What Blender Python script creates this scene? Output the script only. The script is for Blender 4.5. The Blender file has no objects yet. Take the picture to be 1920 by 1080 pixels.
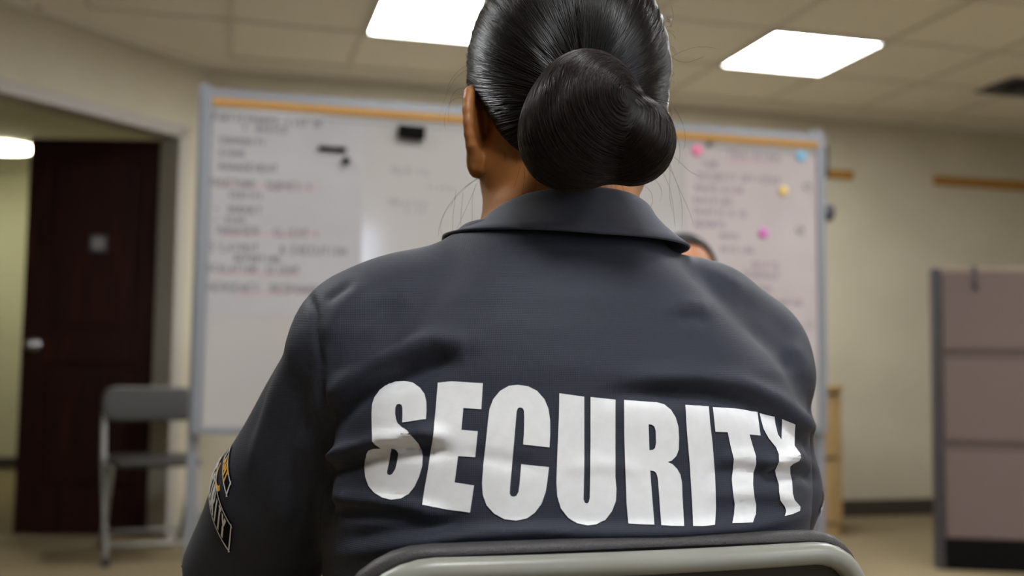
import bpy, bmesh, math, random, re
import numpy as np
from mathutils import Vector, Matrix, geometry
from mathutils.bvhtree import BVHTree

random.seed(7)
rng = np.random.default_rng(7)
COL = bpy.context.scene.collection
PI = math.pi

# ------------------------------------------------------------------ camera geometry
F = 2000.0                      # focal length in pixels of a 1920 px wide frame
H = 0.87                        # lens height
PITCH = math.atan(150.0 / F)
ROLL = 0.012
CAM = Vector((0, 0, H))
_f = Vector((0, math.cos(PITCH), math.sin(PITCH)))
_u = Vector((0, -math.sin(PITCH), math.cos(PITCH)))
_r = Vector((1, 0, 0))
CR = math.cos(ROLL) * _r + math.sin(ROLL) * _u
CU = -math.sin(ROLL) * _r + math.cos(ROLL) * _u
CF = _f


def ray(px, py):
    return CF + CR * ((px - 960) / F) - CU * ((py - 540) / F)


def at(px, py, Y):
    d = ray(px, py)
    return CAM + d * (Y / d.y)


def on_plane(px, py, P, n):
    d = ray(px, py)
    return CAM + d * ((Vector(P) - CAM).dot(n) / d.dot(n))


def on_z(px, py, z):
    return on_plane(px, py, (0, 0, z), Vector((0, 0, 1)))


def to_px(P):
    """world points (n,3) -> pixel coordinates of the photograph's camera position (used to read where on the back a crease runs)"""
    Q = np.asarray(P) - np.array(CAM)
    x = Q @ np.array(CR); y = Q @ np.array(CU); z = Q @ np.array(CF)
    return np.stack([960 + F * x / z, 540 - F * y / z], 1)


# ------------------------------------------------------------------ materials
def mat(name, color, rough=0.6, metal=0.0, spec=0.5, emit=None, estr=0.0, sheen=0.0, coat=0.0):
    m = bpy.data.materials.new(name)
    m.use_nodes = True
    b = m.node_tree.nodes['Principled BSDF']
    b.inputs['Base Color'].default_value = (*color, 1)
    b.inputs['Roughness'].default_value = rough
    b.inputs['Metallic'].default_value = metal
    b.inputs['Specular IOR Level'].default_value = spec
    if sheen:
        b.inputs['Sheen Weight'].default_value = sheen
        b.inputs['Sheen Roughness'].default_value = 0.5
    if coat:
        b.inputs['Coat Weight'].default_value = coat
        b.inputs['Coat Roughness'].default_value = 0.12
    if emit:
        b.inputs['Emission Color'].default_value = (*emit, 1)
        b.inputs['Emission Strength'].default_value = estr
    return m


def nodes(m):
    return m.node_tree.nodes, m.node_tree.links, m.node_tree.nodes['Principled BSDF']


def add_noise(m, c1, c2, scale=20, stretch=(1, 1, 1), detail=4, bump=0.0, bscale=None, dist=0.002, lo=0.35, hi=0.65):
    N, L, b = nodes(m)
    tc = N.new('ShaderNodeTexCoord'); mp = N.new('ShaderNodeMapping')
    mp.inputs['Scale'].default_value = stretch
    L.new(tc.outputs['Object'], mp.inputs['Vector'])
    nz = N.new('ShaderNodeTexNoise'); nz.inputs['Scale'].default_value = scale; nz.inputs['Detail'].default_value = detail
    L.new(mp.outputs['Vector'], nz.inputs['Vector'])
    cr = N.new('ShaderNodeValToRGB')
    cr.color_ramp.elements[0].position = lo; cr.color_ramp.elements[1].position = hi
    cr.color_ramp.elements[0].color = (*c1, 1); cr.color_ramp.elements[1].color = (*c2, 1)
    L.new(nz.outputs['Fac'], cr.inputs['Fac']); L.new(cr.outputs['Color'], b.inputs['Base Color'])
    if bump:
        n2 = N.new('ShaderNodeTexNoise'); n2.inputs['Scale'].default_value = bscale or scale * 4; n2.inputs['Detail'].default_value = 3
        L.new(mp.outputs['Vector'], n2.inputs['Vector'])
        bp = N.new('ShaderNodeBump'); bp.inputs['Strength'].default_value = bump; bp.inputs['Distance'].default_value = dist
        L.new(n2.outputs['Fac'], bp.inputs['Height']); L.new(bp.outputs['Normal'], b.inputs['Normal'])
    return m


M = {}
M['wall'] = add_noise(mat('painted_wall', (0.5, 0.46, 0.35), 0.75, spec=0.25), (0.46, 0.415, 0.315), (0.49, 0.445, 0.34), 3, bump=0.15, bscale=160, dist=0.001)
M['wall_hall'] = add_noise(mat('hall_wall_paint', (0.55, 0.53, 0.38), 0.8, spec=0.2), (0.52, 0.50, 0.36), (0.56, 0.54, 0.39), 3)
M['tile'] = add_noise(mat('ceiling_tile', (0.6, 0.57, 0.51), 0.9, spec=0.1), (0.74, 0.70, 0.62), (0.81, 0.77, 0.69), 60, detail=6, bump=0.3, bscale=220, dist=0.001)
M['tbar'] = mat('ceiling_grid_paint', (0.62, 0.585, 0.52), 0.5, spec=0.3)
M['carpet'] = add_noise(mat('tan_carpet', (0.3, 0.24, 0.16), 0.95, spec=0.05), (0.17, 0.134, 0.078), (0.255, 0.203, 0.124), 90, detail=6, bump=0.5, bscale=400, dist=0.003)
M['base'] = mat('dark_vinyl_baseboard', (0.035, 0.028, 0.022), 0.5)
M['jamb'] = mat('grey_door_frame_paint', (0.36, 0.335, 0.30), 0.5)
M['door'] = add_noise(mat('dark_mahogany', (0.03, 0.006, 0.004), 0.55, spec=0.2), (0.009, 0.0012, 0.0008), (0.024, 0.0045, 0.0028), 6, (7, 7, 0.5), detail=5, bump=0.15, bscale=30)
M['steel'] = mat('brushed_steel', (0.40, 0.39, 0.40), 0.36, 1.0)
M['alu'] = mat('grey_aluminium', (0.215, 0.222, 0.245), 0.48, 0.25)
M['cork'] = add_noise(mat('tan_cork', (0.5, 0.27, 0.08), 0.9, spec=0.1), (0.42, 0.21, 0.055), (0.56, 0.31, 0.10), 150, bump=0.3)
M['corkdark'] = add_noise(mat('brown_cork', (0.33, 0.17, 0.03), 0.9, spec=0.1), (0.29, 0.145, 0.022), (0.37, 0.19, 0.04), 150, bump=0.3)
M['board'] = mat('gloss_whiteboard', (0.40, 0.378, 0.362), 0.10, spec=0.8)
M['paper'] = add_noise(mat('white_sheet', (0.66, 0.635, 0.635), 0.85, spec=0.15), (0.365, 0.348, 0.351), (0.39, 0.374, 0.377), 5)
M['paperpink'] = add_noise(mat('pinkish_sheet', (0.70, 0.63, 0.63), 0.85, spec=0.15), (0.425, 0.372, 0.370), (0.455, 0.403, 0.40), 5)
M['ink'] = mat('grey_marker', (0.14, 0.135, 0.15), 0.7)
M['inkfaint'] = mat('faint_marker', (0.24, 0.22, 0.22), 0.7)
M['inkred'] = mat('red_marker', (0.45, 0.26, 0.26), 0.7)
M['inkmauve'] = mat('mauve_marker', (0.23, 0.165, 0.20), 0.7)
M['black'] = mat('black_plastic', (0.012, 0.012, 0.013), 0.5)
M['felt'] = add_noise(mat('black_felt', (0.004, 0.004, 0.004), 1.0, spec=0.05), (0.003, 0.003, 0.003), (0.006, 0.006, 0.006), 300)
M['matteblack'] = mat('matte_black_plastic', (0.003, 0.003, 0.003), 0.85, spec=0.1)
M['pink'] = mat('pink_magnet_plastic', (0.85, 0.18, 0.36), 0.4)
M['blue'] = mat('blue_magnet_plastic', (0.18, 0.5, 0.72), 0.4)
M['yellow'] = mat('yellow_magnet_plastic', (0.78, 0.56, 0.14), 0.4)
M['magenta'] = mat('magenta_magnet_plastic', (0.66, 0.14, 0.50), 0.4)
M['taupe'] = mat('taupe_ring_plastic', (0.36, 0.32, 0.30), 0.5)
M['charcoal'] = mat('charcoal_plastic', (0.06, 0.055, 0.07), 0.5)
M['fabricpanel'] = add_noise(mat('mauve_taupe_panel_fabric', (0.17, 0.13, 0.125), 0.95, spec=0.1), (0.143, 0.107, 0.098), (0.175, 0.132, 0.122), 120, bump=0.3, bscale=600)
M['panelseam'] = mat('panel_band_fabric', (0.12, 0.092, 0.085), 0.9, spec=0.1)
M['panelcap'] = mat('panel_top_cap', (0.26, 0.19, 0.15), 0.6)
M['panelpost'] = mat('dark_panel_post', (0.035, 0.03, 0.034), 0.5)
M['panelbase'] = mat('black_panel_base', (0.004, 0.0035, 0.0035), 0.8, spec=0.1)
M['oak'] = add_noise(mat('tan_laminate', (0.42, 0.28, 0.12), 0.55, spec=0.3), (0.36, 0.235, 0.10), (0.46, 0.31, 0.14), 8, (8, 8, 0.7))
M['oakdark'] = mat('dark_cabinet_gap', (0.12, 0.075, 0.03), 0.7)
M['tube'] = add_noise(mat('pale_grey_painted_tube', (0.30, 0.30, 0.26), 0.33, spec=0.4), (0.26, 0.26, 0.225), (0.29, 0.29, 0.25), 14)
M['greytube'] = mat('grey_painted_tube', (0.30, 0.30, 0.29), 0.35, 0.2)
M['vinyl'] = mat('grey_textured_vinyl', (0.052, 0.048, 0.048), 0.5, spec=0.4)
M['vinyldark'] = mat('charcoal_vinyl', (0.036, 0.034, 0.031), 0.42, spec=0.4)
M['rubber'] = mat('dark_rubber', (0.03, 0.03, 0.03), 0.8)
M['lens'] = mat('troffer_diffuser', (0.9, 0.9, 0.9), 0.5, emit=(0.96, 0.985, 1.0), estr=11.8)
M['lenshall'] = mat('hall_lamp_diffuser', (0.9, 0.9, 0.9), 0.5, emit=(1.0, 1.0, 0.74), estr=12.0)
M['lampframe'] = mat('lamp_frame_white', (0.5, 0.48, 0.42), 0.5)
M['glass'] = mat('window_glass', (1, 1, 1), 0.02)
N, L, b = nodes(M['glass'])
tr_n = N.new('ShaderNodeBsdfTransparent'); gl_n = N.new('ShaderNodeBsdfGlossy'); gl_n.inputs['Roughness'].default_value = .02
mx_n = N.new('ShaderNodeMixShader'); mx_n.inputs['Fac'].default_value = .06
L.new(tr_n.outputs[0], mx_n.inputs[1]); L.new(gl_n.outputs[0], mx_n.inputs[2])
L.new(mx_n.outputs[0], N['Material Output'].inputs['Surface'])

# vinyl grain
for k in ('vinyl', 'vinyldark'):
    N, L, b = nodes(M[k])
    tc = N.new('ShaderNodeTexCoord'); v = N.new('ShaderNodeTexVoronoi'); v.inputs['Scale'].default_value = 700
    L.new(tc.outputs['Object'], v.inputs['Vector'])
    bp = N.new('ShaderNodeBump'); bp.inputs['Strength'].default_value = 0.5; bp.inputs['Distance'].default_value = 0.0006
    L.new(v.outputs['Distance'], bp.inputs['Height']); L.new(bp.outputs['Normal'], b.inputs['Normal'])


def cloth(name, col, col2, sheen, rough, weave=1500.0, bump=0.25):
    m = mat(name, col, rough, spec=0.22, sheen=sheen)
    N, L, b = nodes(m)
    tc = N.new('ShaderNodeTexCoord')
    w1 = N.new('ShaderNodeTexWave'); w1.inputs['Scale'].default_value = weave / 6.28; w1.bands_direction = 'X'
    w2 = N.new('ShaderNodeTexWave'); w2.inputs['Scale'].default_value = weave / 6.28; w2.bands_direction = 'Z'
    for w in (w1, w2):
        w.inputs['Distortion'].default_value = 0.6
        L.new(tc.outputs['Object'], w.inputs['Vector'])
    ad = N.new('ShaderNodeMath'); ad.operation = 'ADD'
    L.new(w1.outputs['Fac'], ad.inputs[0]); L.new(w2.outputs['Fac'], ad.inputs[1])
    bp = N.new('ShaderNodeBump'); bp.inputs['Strength'].default_value = bump; bp.inputs['Distance'].default_value = 0.0003
    L.new(ad.outputs['Value'], bp.inputs['Height']); L.new(bp.outputs['Normal'], b.inputs['Normal'])
    nz = N.new('ShaderNodeTexNoise'); nz.inputs['Scale'].default_value = 260; nz.inputs['Detail'].default_value = 4
    L.new(tc.outputs['Object'], nz.inputs['Vector'])
    mx = N.new('ShaderNodeMix'); mx.data_type = 'RGBA'
    mx.inputs['A'].default_value = (*col, 1); mx.inputs['B'].default_value = (*col2, 1)
    L.new(nz.outputs['Fac'], mx.inputs['Factor']); L.new(mx.outputs['Result'], b.inputs['Base Color'])
    return m


M['shirt'] = cloth('navy_slate_polo_knit', (0.025, 0.0275, 0.040), (0.0325, 0.036, 0.051), 0.03, 0.62)
M['collar'] = cloth('ribbed_collar_knit', (0.054, 0.057, 0.076), (0.070, 0.073, 0.094), 0.06, 0.65, 2400.0, 0.4)
M['print'] = add_noise(mat('white_screen_print', (0.75, 0.75, 0.75), 0.55, spec=0.3), (0.77, 0.77, 0.775), (0.81, 0.81, 0.82), 120, bump=0.1, bscale=900, dist=0.0005)
M['stitchwhite'] = mat('white_stitching', (0.86, 0.86, 0.88), 0.6)
M['stitchgold'] = mat('gold_stitching', (0.90, 0.50, 0.06), 0.5)
M['patch'] = mat('black_patch_twill', (0.006, 0.006, 0.008), 0.9, spec=0.1)
M['trousers'] = cloth('black_trouser_cloth', (0.012, 0.012, 0.014), (0.018, 0.018, 0.02), 0.05, 0.8)
M['bluetop'] = cloth('dark_grey_top_cloth', (0.05, 0.05, 0.055), (0.06, 0.06, 0.066), 0.1, 0.8)
M['shoe'] = mat('black_shoe_leather', (0.012, 0.011, 0.011), 0.4)


def skin(name, c1, c2):
    m = add_noise(mat(name, c1, 0.5, spec=0.4), c1, c2, 45, detail=5, bump=0.12, bscale=500, dist=0.0008)
    b = m.node_tree.nodes['Principled BSDF']
    b.inputs['Subsurface Weight'].default_value = 0.12
    b.inputs['Subsurface Radius'].default_value = (0.008, 0.003, 0.0015)
    b.inputs['Subsurface Scale'].default_value = 0.5
    return m


M['skin'] = skin('warm_brown_skin', (0.32, 0.125, 0.036), (0.365, 0.147, 0.044))
M['skin2'] = skin('brown_skin', (0.30, 0.115, 0.05), (0.34, 0.135, 0.06))
M['hair'] = mat('black_hair', (0.008, 0.0062, 0.0058), 0.30, spec=0.32)
M['hairbase'] = mat('black_hair_base', (0.005, 0.004, 0.004), 0.6, spec=0.2)
M['hairbun'] = mat('dark_brown_hair', (0.0125, 0.0058, 0.004), 0.34, spec=0.4)
M['eyewhite'] = mat('eye_white', (0.75, 0.72, 0.68), 0.2)
M['iris'] = mat('dark_iris', (0.02, 0.01, 0.005), 0.15)

# ------------------------------------------------------------------ mesh helpers


def link(name, me, parent=None):
    o = bpy.data.objects.new(name, me); COL.objects.link(o)
    if parent is not None:
        o.parent = parent
    return o


def tag(o, label=None, cat=None, group=None, kind=None):
    if label: o['label'] = label
    if cat: o['category'] = cat
    if group: o['group'] = group
    if kind: o['kind'] = kind
    return o


def empty(name, loc=(0, 0, 0), rz=0.0):
    o = bpy.data.objects.new(name, None); COL.objects.link(o)
    o.location = loc; o.rotation_euler = (0, 0, rz); o.empty_display_size = 0.1
    return o


def mesh_np(name, V, faces, m, parent=None, smooth=True):
    """V (n,3) array; faces: (k,3|4) int array"""
    V = np.ascontiguousarray(V, dtype=np.float32); faces = np.ascontiguousarray(faces, dtype=np.int32)
    k = faces.shape[1]
    me = bpy.data.meshes.new(name)
    me.vertices.add(len(V)); me.vertices.foreach_set('co', V.ravel())
    me.loops.add(faces.size); me.loops.foreach_set('vertex_index', faces.ravel())
    me.polygons.add(len(faces)); me.polygons.foreach_set('loop_start', np.arange(0, faces.size, k, dtype=np.int32))
    me.update(calc_edges=True)
    me.polygons.foreach_set('use_smooth', np.full(len(faces), smooth))
    me.materials.append(m)
    me.validate()
    return link(name, me, parent)


def bm_obj(name, bm, m, parent=None, smooth=False, bevel=0.0, segs=2):
    if bevel:
        bmesh.ops.bevel(bm, geom=[e for e in bm.edges], offset=bevel, segments=segs, profile=0.7, affect='EDGES', clamp_overlap=True)
    bmesh.ops.recalc_face_normals(bm, faces=bm.faces)
    me = bpy.data.meshes.new(name); bm.to_mesh(me); bm.free()
    me.materials.append(m)
    if smooth:
        for p in me.polygons: p.use_smooth = True
    return link(name, me, parent)


def box(bm, c, s, Mx=None):
    """box centred at c with full sizes s"""
    r = bmesh.ops.create_cube(bm, size=1.0)
    T = Matrix.Translation(Vector(c)) @ Matrix.Diagonal((*s, 1))
    if Mx is not None: T = Mx @ T
    bmesh.ops.transform(bm, matrix=T, verts=r['verts'])
    return r['verts']


def cyl(bm, p0, p1, r0, r1=None, n=20):
    p0 = Vector(p0); p1 = Vector(p1); r1 = r0 if r1 is None else r1
    d = p1 - p0
    q = d.to_track_quat('Z', 'Y').to_matrix().to_4x4()
    r = bmesh.ops.create_cone(bm, cap_ends=True, segments=n, radius1=r0, radius2=r1, depth=d.length)
    bmesh.ops.transform(bm, matrix=Matrix.Translation((p0 + p1) / 2) @ q, verts=r['verts'])


def ball(bm, c, rad, seg=24, rings=16):
    r = bmesh.ops.create_uvsphere(bm, u_segments=seg, v_segments=rings, radius=1.0)
    rad = (rad,) * 3 if isinstance(rad, (int, float)) else rad
    bmesh.ops.transform(bm, matrix=Matrix.Translation(Vector(c)) @ Matrix.Diagonal((*rad, 1)), verts=r['verts'])


def simple(name, parts, m, parent=None, bevel=0.0, smooth=False):
    bm = bmesh.new()
    for c, s in parts: box(bm, c, s)
    return bm_obj(name, bm, m, parent, smooth, bevel)


def sweep(path, radius, n=12, closed=False, cap=True, rx=None):
    """tube along a polyline; returns V, F(quads)"""
    P = np.array([list(p) for p in path], float)
    k = len(P)
    T = np.zeros_like(P)
    T[1:-1] = P[2:] - P[:-2]; T[0] = P[1] - P[0]; T[-1] = P[-1] - P[-2]
    if closed:
        T[0] = P[1] - P[-1]; T[-1] = P[0] - P[-2]
    T /= np.linalg.norm(T, axis=1)[:, None]
    ref = np.array([0, 0, 1.0]) if abs(T[0][2]) < 0.9 else np.array([1.0, 0, 0])
    nrm = np.cross(T[0], ref); nrm /= np.linalg.norm(nrm)
    V = []
    rad = np.full(k, radius) if np.isscalar(radius) else np.array(radius)
    for i in range(k):
        nrm = nrm - T[i] * np.dot(nrm, T[i]); nrm /= np.linalg.norm(nrm)
        b = np.cross(T[i], nrm)
        for j in range(n):
            a = 2 * PI * j / n
            V.append(P[i] + rad[i] * (math.cos(a) * nrm + math.sin(a) * b))
    Fc = []
    for i in range(k - 1 + (1 if closed else 0)):
        i2 = (i + 1) % k
        for j in range(n):
            j2 = (j + 1) % n
            Fc.append((i * n + j, i * n + j2, i2 * n + j2, i2 * n + j))
    return V, Fc


def tube(name, paths, radius, m, parent=None, n=12, closed=False):
    bm = bmesh.new()
    for path in paths:
        V, Fc = sweep(path, radius, n, closed)
        vs = [bm.verts.new(v) for v in V]
        for f in Fc: bm.faces.new([vs[i] for i in f])
        if not closed:
            bm.faces.new(vs[:n][::-1]); bm.faces.new(vs[-n:])
    return bm_obj(name, bm, m, parent, True)


def arc_path(corners, radius, n=8):
    """polyline through corners with rounded bends"""
    c = [Vector(p) for p in corners]
    out = [c[0]]
    for i in range(1, len(c) - 1):
        a = (c[i - 1] - c[i]); b = (c[i + 1] - c[i])
        r = min(radius if not isinstance(radius, (list, tuple)) else radius[i - 1], a.length * 0.49, b.length * 0.49)
        p0 = c[i] + a.normalized() * r; p1 = c[i] + b.normalized() * r
        for k in range(n + 1):
            t = k / n
            out.append(p0 * (1 - t) ** 2 + c[i] * 2 * t * (1 - t) + p1 * t * t)
    out.append(c[-1])
    return out


def copy_tree(o, parent=None):
    c = o.copy(); COL.objects.link(c)
    if parent is not None: c.parent = parent
    for ch in list(o.children): copy_tree(ch, c)
    return c


# ------------------------------------------------------------------ the room
CEIL = 2.445
E1 = Vector((math.cos(0.2585), math.sin(0.2585), 0))     # along the rear wall of the room, to the right
E2 = Vector((-E1.y, E1.x, 0))                            # away from the lens, square to it
ED = (E1 * -1 + E2 * -1).normalized()                    # along the slanted doorway wall, towards the lens


def prism(name, pts, z0, z1, m, kind='structure', parent=None):
    bm = bmesh.new()
    lo = [bm.verts.new((p[0], p[1], z0)) for p in pts]; hi = [bm.verts.new((p[0], p[1], z1)) for p in pts]
    bm.faces.new(lo[::-1]); bm.faces.new(hi)
    for i in range(len(pts)):
        j = (i + 1) % len(pts)
        bm.faces.new((lo[i], lo[j], hi[j], hi[i]))
    o = bm_obj(name, bm, m, parent)
    if kind and parent is None: o['kind'] = kind
    return o


def wall(name, A, B, out, z0, z1, m, th=0.12, parent=None):
    A = Vector(A); B = Vector(B); out = Vector(out)
    return prism(name, [A, B, B + out * th, A + out * th], z0, z1, m, parent=parent)


PW = on_z(1660, 967, 0.0)                                # foot of the back wall
# corner of back wall and slanted wall, seen at x = 385
d0 = ray(385, 300); n = E2
t = (PW - CAM).dot(n) / Vector((d0.x, d0.y, 0)).dot(n)
CRN = Vector((d0.x * t, d0.y * t, 0))
XR = 4.3
tR = (XR - CRN.x) / E1.x
BR = CRN + E1 * tR                                       # back right corner
YB = -3.2                                                # wall behind the lens
DL = CRN + ED * 2.6
XL = -7.5
wall('wall_back', CRN, BR, E2, 0, CEIL, M['wall'])
wall('wall_left', (XL, YB, 0), (XL, DL.y, 0), (-1, 0, 0), 0, CEIL, M['wall'])
wall('wall_left_return', (XL, DL.y, 0), DL, (0, 1, 0), 0, CEIL, M['wall'])
# wall behind the lens with a narrow sidelight window opening
WX0, WX1, WZ0, WZ1 = 1.90, 2.42, 0.90, 2.36
wb = empty('wall_rear'); wb['kind'] = 'structure'
simple('wall_face', [(((XL + WX0) / 2, YB - .06, CEIL / 2), (WX0 - XL, .12, CEIL)), (((XR + WX1) / 2, YB - .06, CEIL / 2), (XR - WX1, .12, CEIL)),
                     (((WX0 + WX1) / 2, YB - .06, WZ0 / 2), (WX1 - WX0, .12, WZ0)), (((WX0 + WX1) / 2, YB - .06, (CEIL + WZ1) / 2), (WX1 - WX0, .12, CEIL - WZ1))], M['wall'], wb)
def window(name, P, rz, w_, h_):
    win = empty(name, P, rz); win['kind'] = 'structure'
    bm = bmesh.new()
    for c, s in (((-w_ / 2 + .012, 0, h_ / 2), (.024, .08, h_)), ((w_ / 2 - .012, 0, h_ / 2), (.024, .08, h_)), ((0, 0, .012), (w_, .08, .024)), ((0, 0, h_ - .012), (w_, .08, .024))):
        box(bm, c, s)
    bm_obj('window_frame', bm, M['jamb'], win)
    simple('window_pane', [((0, 0, h_ / 2), (w_ - .04, .006, h_ - .04))], M['glass'], win)
    pl = bpy.data.lights.new('sky_portal', 'AREA'); pl.shape = 'RECTANGLE'; pl.size = w_; pl.size_y = h_; pl.cycles.is_portal = True
    po = bpy.data.objects.new('sky_portal', pl); COL.objects.link(po)
    po.location = Vector(P) + Vector((0, 0, h_ / 2)); po.rotation_euler = (PI / 2, 0, rz + (PI if rz == 0 else 0))


window('window_1', ((WX0 + WX1) / 2, YB - .06, WZ0), 0, WX1 - WX0, WZ1 - WZ0)
# wall to the right with an unseen window, added to light the guard's back
RY0, RY1, RZ0, RZ1 = -2.3, -.5, .95, 2.15
wr = empty('wall_right'); wr['kind'] = 'structure'
simple('wall_face', [((XR + .06, (YB + RY0) / 2, CEIL / 2), (.12, RY0 - YB, CEIL)), ((XR + .06, (RY1 + BR.y) / 2, CEIL / 2), (.12, BR.y - RY1, CEIL)),
                     ((XR + .06, (RY0 + RY1) / 2, RZ0 / 2), (.12, RY1 - RY0, RZ0)), ((XR + .06, (RY0 + RY1) / 2, (CEIL + RZ1) / 2), (.12, RY1 - RY0, CEIL - RZ1))], M['wall'], wr)
window('added_window', (XR + .06, (RY0 + RY1) / 2, RZ0), PI / 2, RY1 - RY0, RZ1 - RZ0)

# slanted wall with the doorway
S0 = 0.150                                               # hinge-side edge of the opening, from the corner
S1 = S0 + 1.46
HEAD = 2.065
NO = Vector((ED.y, -ED.x, 0))                            # normal of the slanted wall
if NO.dot(Vector((0, 0, 0)) - CRN) > 0: NO = -NO         # points into the hall
wd = empty('wall_doorway'); wd['kind'] = 'structure'
TH = 0.12
wall('wall_pier', CRN, CRN + ED * S0, NO, 0, CEIL, M['wall'], TH, wd)
wall('wall_pier', CRN + ED * S1, DL, NO, 0, CEIL, M['wall'], TH, wd)
wall('wall_header', CRN + ED * S0, CRN + ED * S1, NO, HEAD, CEIL, M['wall'], TH, wd)
# door frame (jambs and head)
Tz = Matrix.Rotation(math.atan2(ED.y, ED.x), 4, 'Z')
df = empty('trim_1', CRN + ED * S0, math.atan2(ED.y, ED.x)); df['kind'] = 'structure'
sg = 1 if (Tz @ Vector((0, 1, 0))).dot(NO) > 0 else -1   # +y local is hall side when sg = 1
W = S1 - S0
for nm, c, s in (('hinge_jamb', (.018, sg * TH / 2, HEAD / 2), (.036, TH + .02, HEAD)), ('latch_jamb', (W - .018, sg * TH / 2, HEAD / 2), (.036, TH + .02, HEAD)),
                 ('head_jamb', (W / 2, sg * TH / 2, HEAD - .018), (W, TH + .02, .036)),
                 ('hinge_casing', (-.010, -sg * .004, HEAD / 2), (.026, .010, HEAD + .04)), ('latch_casing', (W + .010, -sg * .004, HEAD / 2), (.026, .010, HEAD + .04)),
                 ('head_casing', (W / 2, -sg * .004, HEAD + .012), (W + .046, .010, .026))):
    simple(nm, [(c, s)], M['jamb'], df, .003)

# door leaf, swung open into the hall
HG = on_plane(298, 600, CRN + NO * (TH + .024), NO); HG.z = 0
dl_tip = on_z(27, 998, 0.012)
ddir = Vector((dl_tip.x - HG.x, dl_tip.y - HG.y, 0)).normalized()
DW = (Vector((dl_tip.x, dl_tip.y, 0)) - HG).length; DH = 2.02
door = empty('door_1', (HG.x, HG.y, 0.008), math.atan2(ddir.y, ddir.x)); door['kind'] = 'structure'
# local x along the leaf, the face towards the lens is the +y or -y side
fy = 1 if (Matrix.Rotation(math.atan2(ddir.y, ddir.x), 3, 'Z') @ Vector((0, 1, 0))).dot(Vector((0, -1, 0))) > 0 else -1
bm = bmesh.new()
st = .105
for c, s in (((st / 2, 0, DH / 2), (st, .044, DH)), ((DW - st / 2, 0, DH / 2), (st, .044, DH)), ((DW / 2, 0, DH - st / 2), (DW - 2 * st, .044, st)),
             ((DW / 2, 0, .11), (DW - 2 * st, .044, .22)), ((DW / 2, 0, .94), (DW - 2 * st, .044, .16))):
    box(bm, c, s)
bm_obj('door_frame', bm, M['door'], door, bevel=.004)
for z0, z1 in ((.22, .86), (1.02, DH - st)):
    bm = bmesh.new()
    box(bm, (DW / 2, 0, (z0 + z1) / 2), (DW - 2 * st + .004, .020, z1 - z0 + .004))
    vs = box(bm, (DW / 2, 0, (z0 + z1) / 2), (DW - 2 * st - .07, .036, z1 - z0 - .07))
    bm_obj('door_panel', bm, M['door'], door, bevel=.006)
bm = bmesh.new()
for s in (-1, 1):
    cyl(bm, (DW - .065, s * .022, .95), (DW - .065, s * .030, .95), .034, n=28)
    cyl(bm, (DW - .065, s * .030, .95), (DW - .065, s * .060, .95), .012)
    ball(bm, (DW - .065, s * .073, .95), (.028, .022, .028))
bm_obj('door_knob', bm, M['steel'], door, True)
bm = bmesh.new()
for z in (.25, 1.0, 1.78): cyl(bm, (-.006, -fy * .028, z - .05), (-.006, -fy * .028, z + .05), .008)
bm_obj('door_hinge', bm, M['steel'], door, True)

# small light sign on the door
sx = DW * .46
sg_o = empty('door_sign', door.matrix_basis @ Vector((sx, fy * .022, 1.475)), door.rotation_euler.z)
simple('sign_plate', [((0, fy * .004, 0), (.085, .006, .085))], M['charcoal'], sg_o, .002)
simple('sign_face', [((0, fy * .0085, 0), (.062, .003, .05)), ((0, fy * .0085, 0), (.02, .0035, .07))], mat('grey_sign_face', (.2, .19, .19), .5), sg_o)
tag(sg_o, 'small square grey sign on the upper panel of the dark open door', 'sign')

# floor, ceilings, hall
FARH = on_z(18, 880, 0.0)
hall_r = CRN + E1 * 0.0
hr = CRN + E2 * ((FARH - CRN).dot(E2))
hl = hr - E1 * 4.6
simple('floor', [((-1, 2.9, -.05), (19, 17, .1))], M['carpet'])['kind'] = 'structure'
room_pts = [(XL, YB), (XR, YB), (BR.x, BR.y), (CRN.x, CRN.y), (DL.x, DL.y), (XL, DL.y)]
ceil = empty('ceiling'); ceil['kind'] = 'structure'
prism('ceiling_tiles', room_pts, CEIL, CEIL + .05, M['tile'], parent=ceil)
hall_pts = [tuple((CRN + NO * TH)[:2]), tuple((DL + NO * TH)[:2]), tuple((DL + NO * 3.0 - E1 * 2)[:2]), tuple(hl[:2]), tuple(hr[:2])]
hc = prism('ceiling_hall', [Vector((*p, 0)) for p in hall_pts], CEIL, CEIL + .05, M['tile'])
wall('wall_hall_far', hr, hl, E2, 0, CEIL, M['wall_hall'])
wall('wall_hall_right', CRN + E1 * .01 + E2 * .06, hr, E1, 0, CEIL, M['wall_hall'], .1)
hle = DL + NO * 3.0 - E1 * 2
wall('wall_hall_left', hle, hl, -E1, 0, CEIL, M['wall_hall'])
wall('wall_hall_near', DL + NO * TH, hle, -E1, 0, CEIL, M['wall_hall'])


def baseboard(name, A, B, nrm, h=.10):
    A = Vector(A); B = Vector(B); nrm = Vector(nrm)
    prism(name, [A, B, B + nrm * .012, A + nrm * .012], 0.0, h, M['base'])


baseboard('baseboard_back', CRN, BR, -E2)
baseboard('baseboard_right', BR, (XR, YB, 0), (-1, 0, 0))
baseboard('baseboard_left', (XL, YB, 0), (XL, DL.y, 0), (1, 0, 0))
baseboard('baseboard_doorway', CRN + ED * (S1 + .05), DL, -NO)
baseboard('baseboard_hall', hr, hl, -E2)
baseboard('baseboard_hall_right', CRN + E2 * .2, hr, -E1)

# ceiling grid: T-bars every 0.61 m, aligned with the two lamps in view
LA = on_z(1343, 120, CEIL)                               # far left corner of the right lamp
TL = 0.605
from itertools import product


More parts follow.
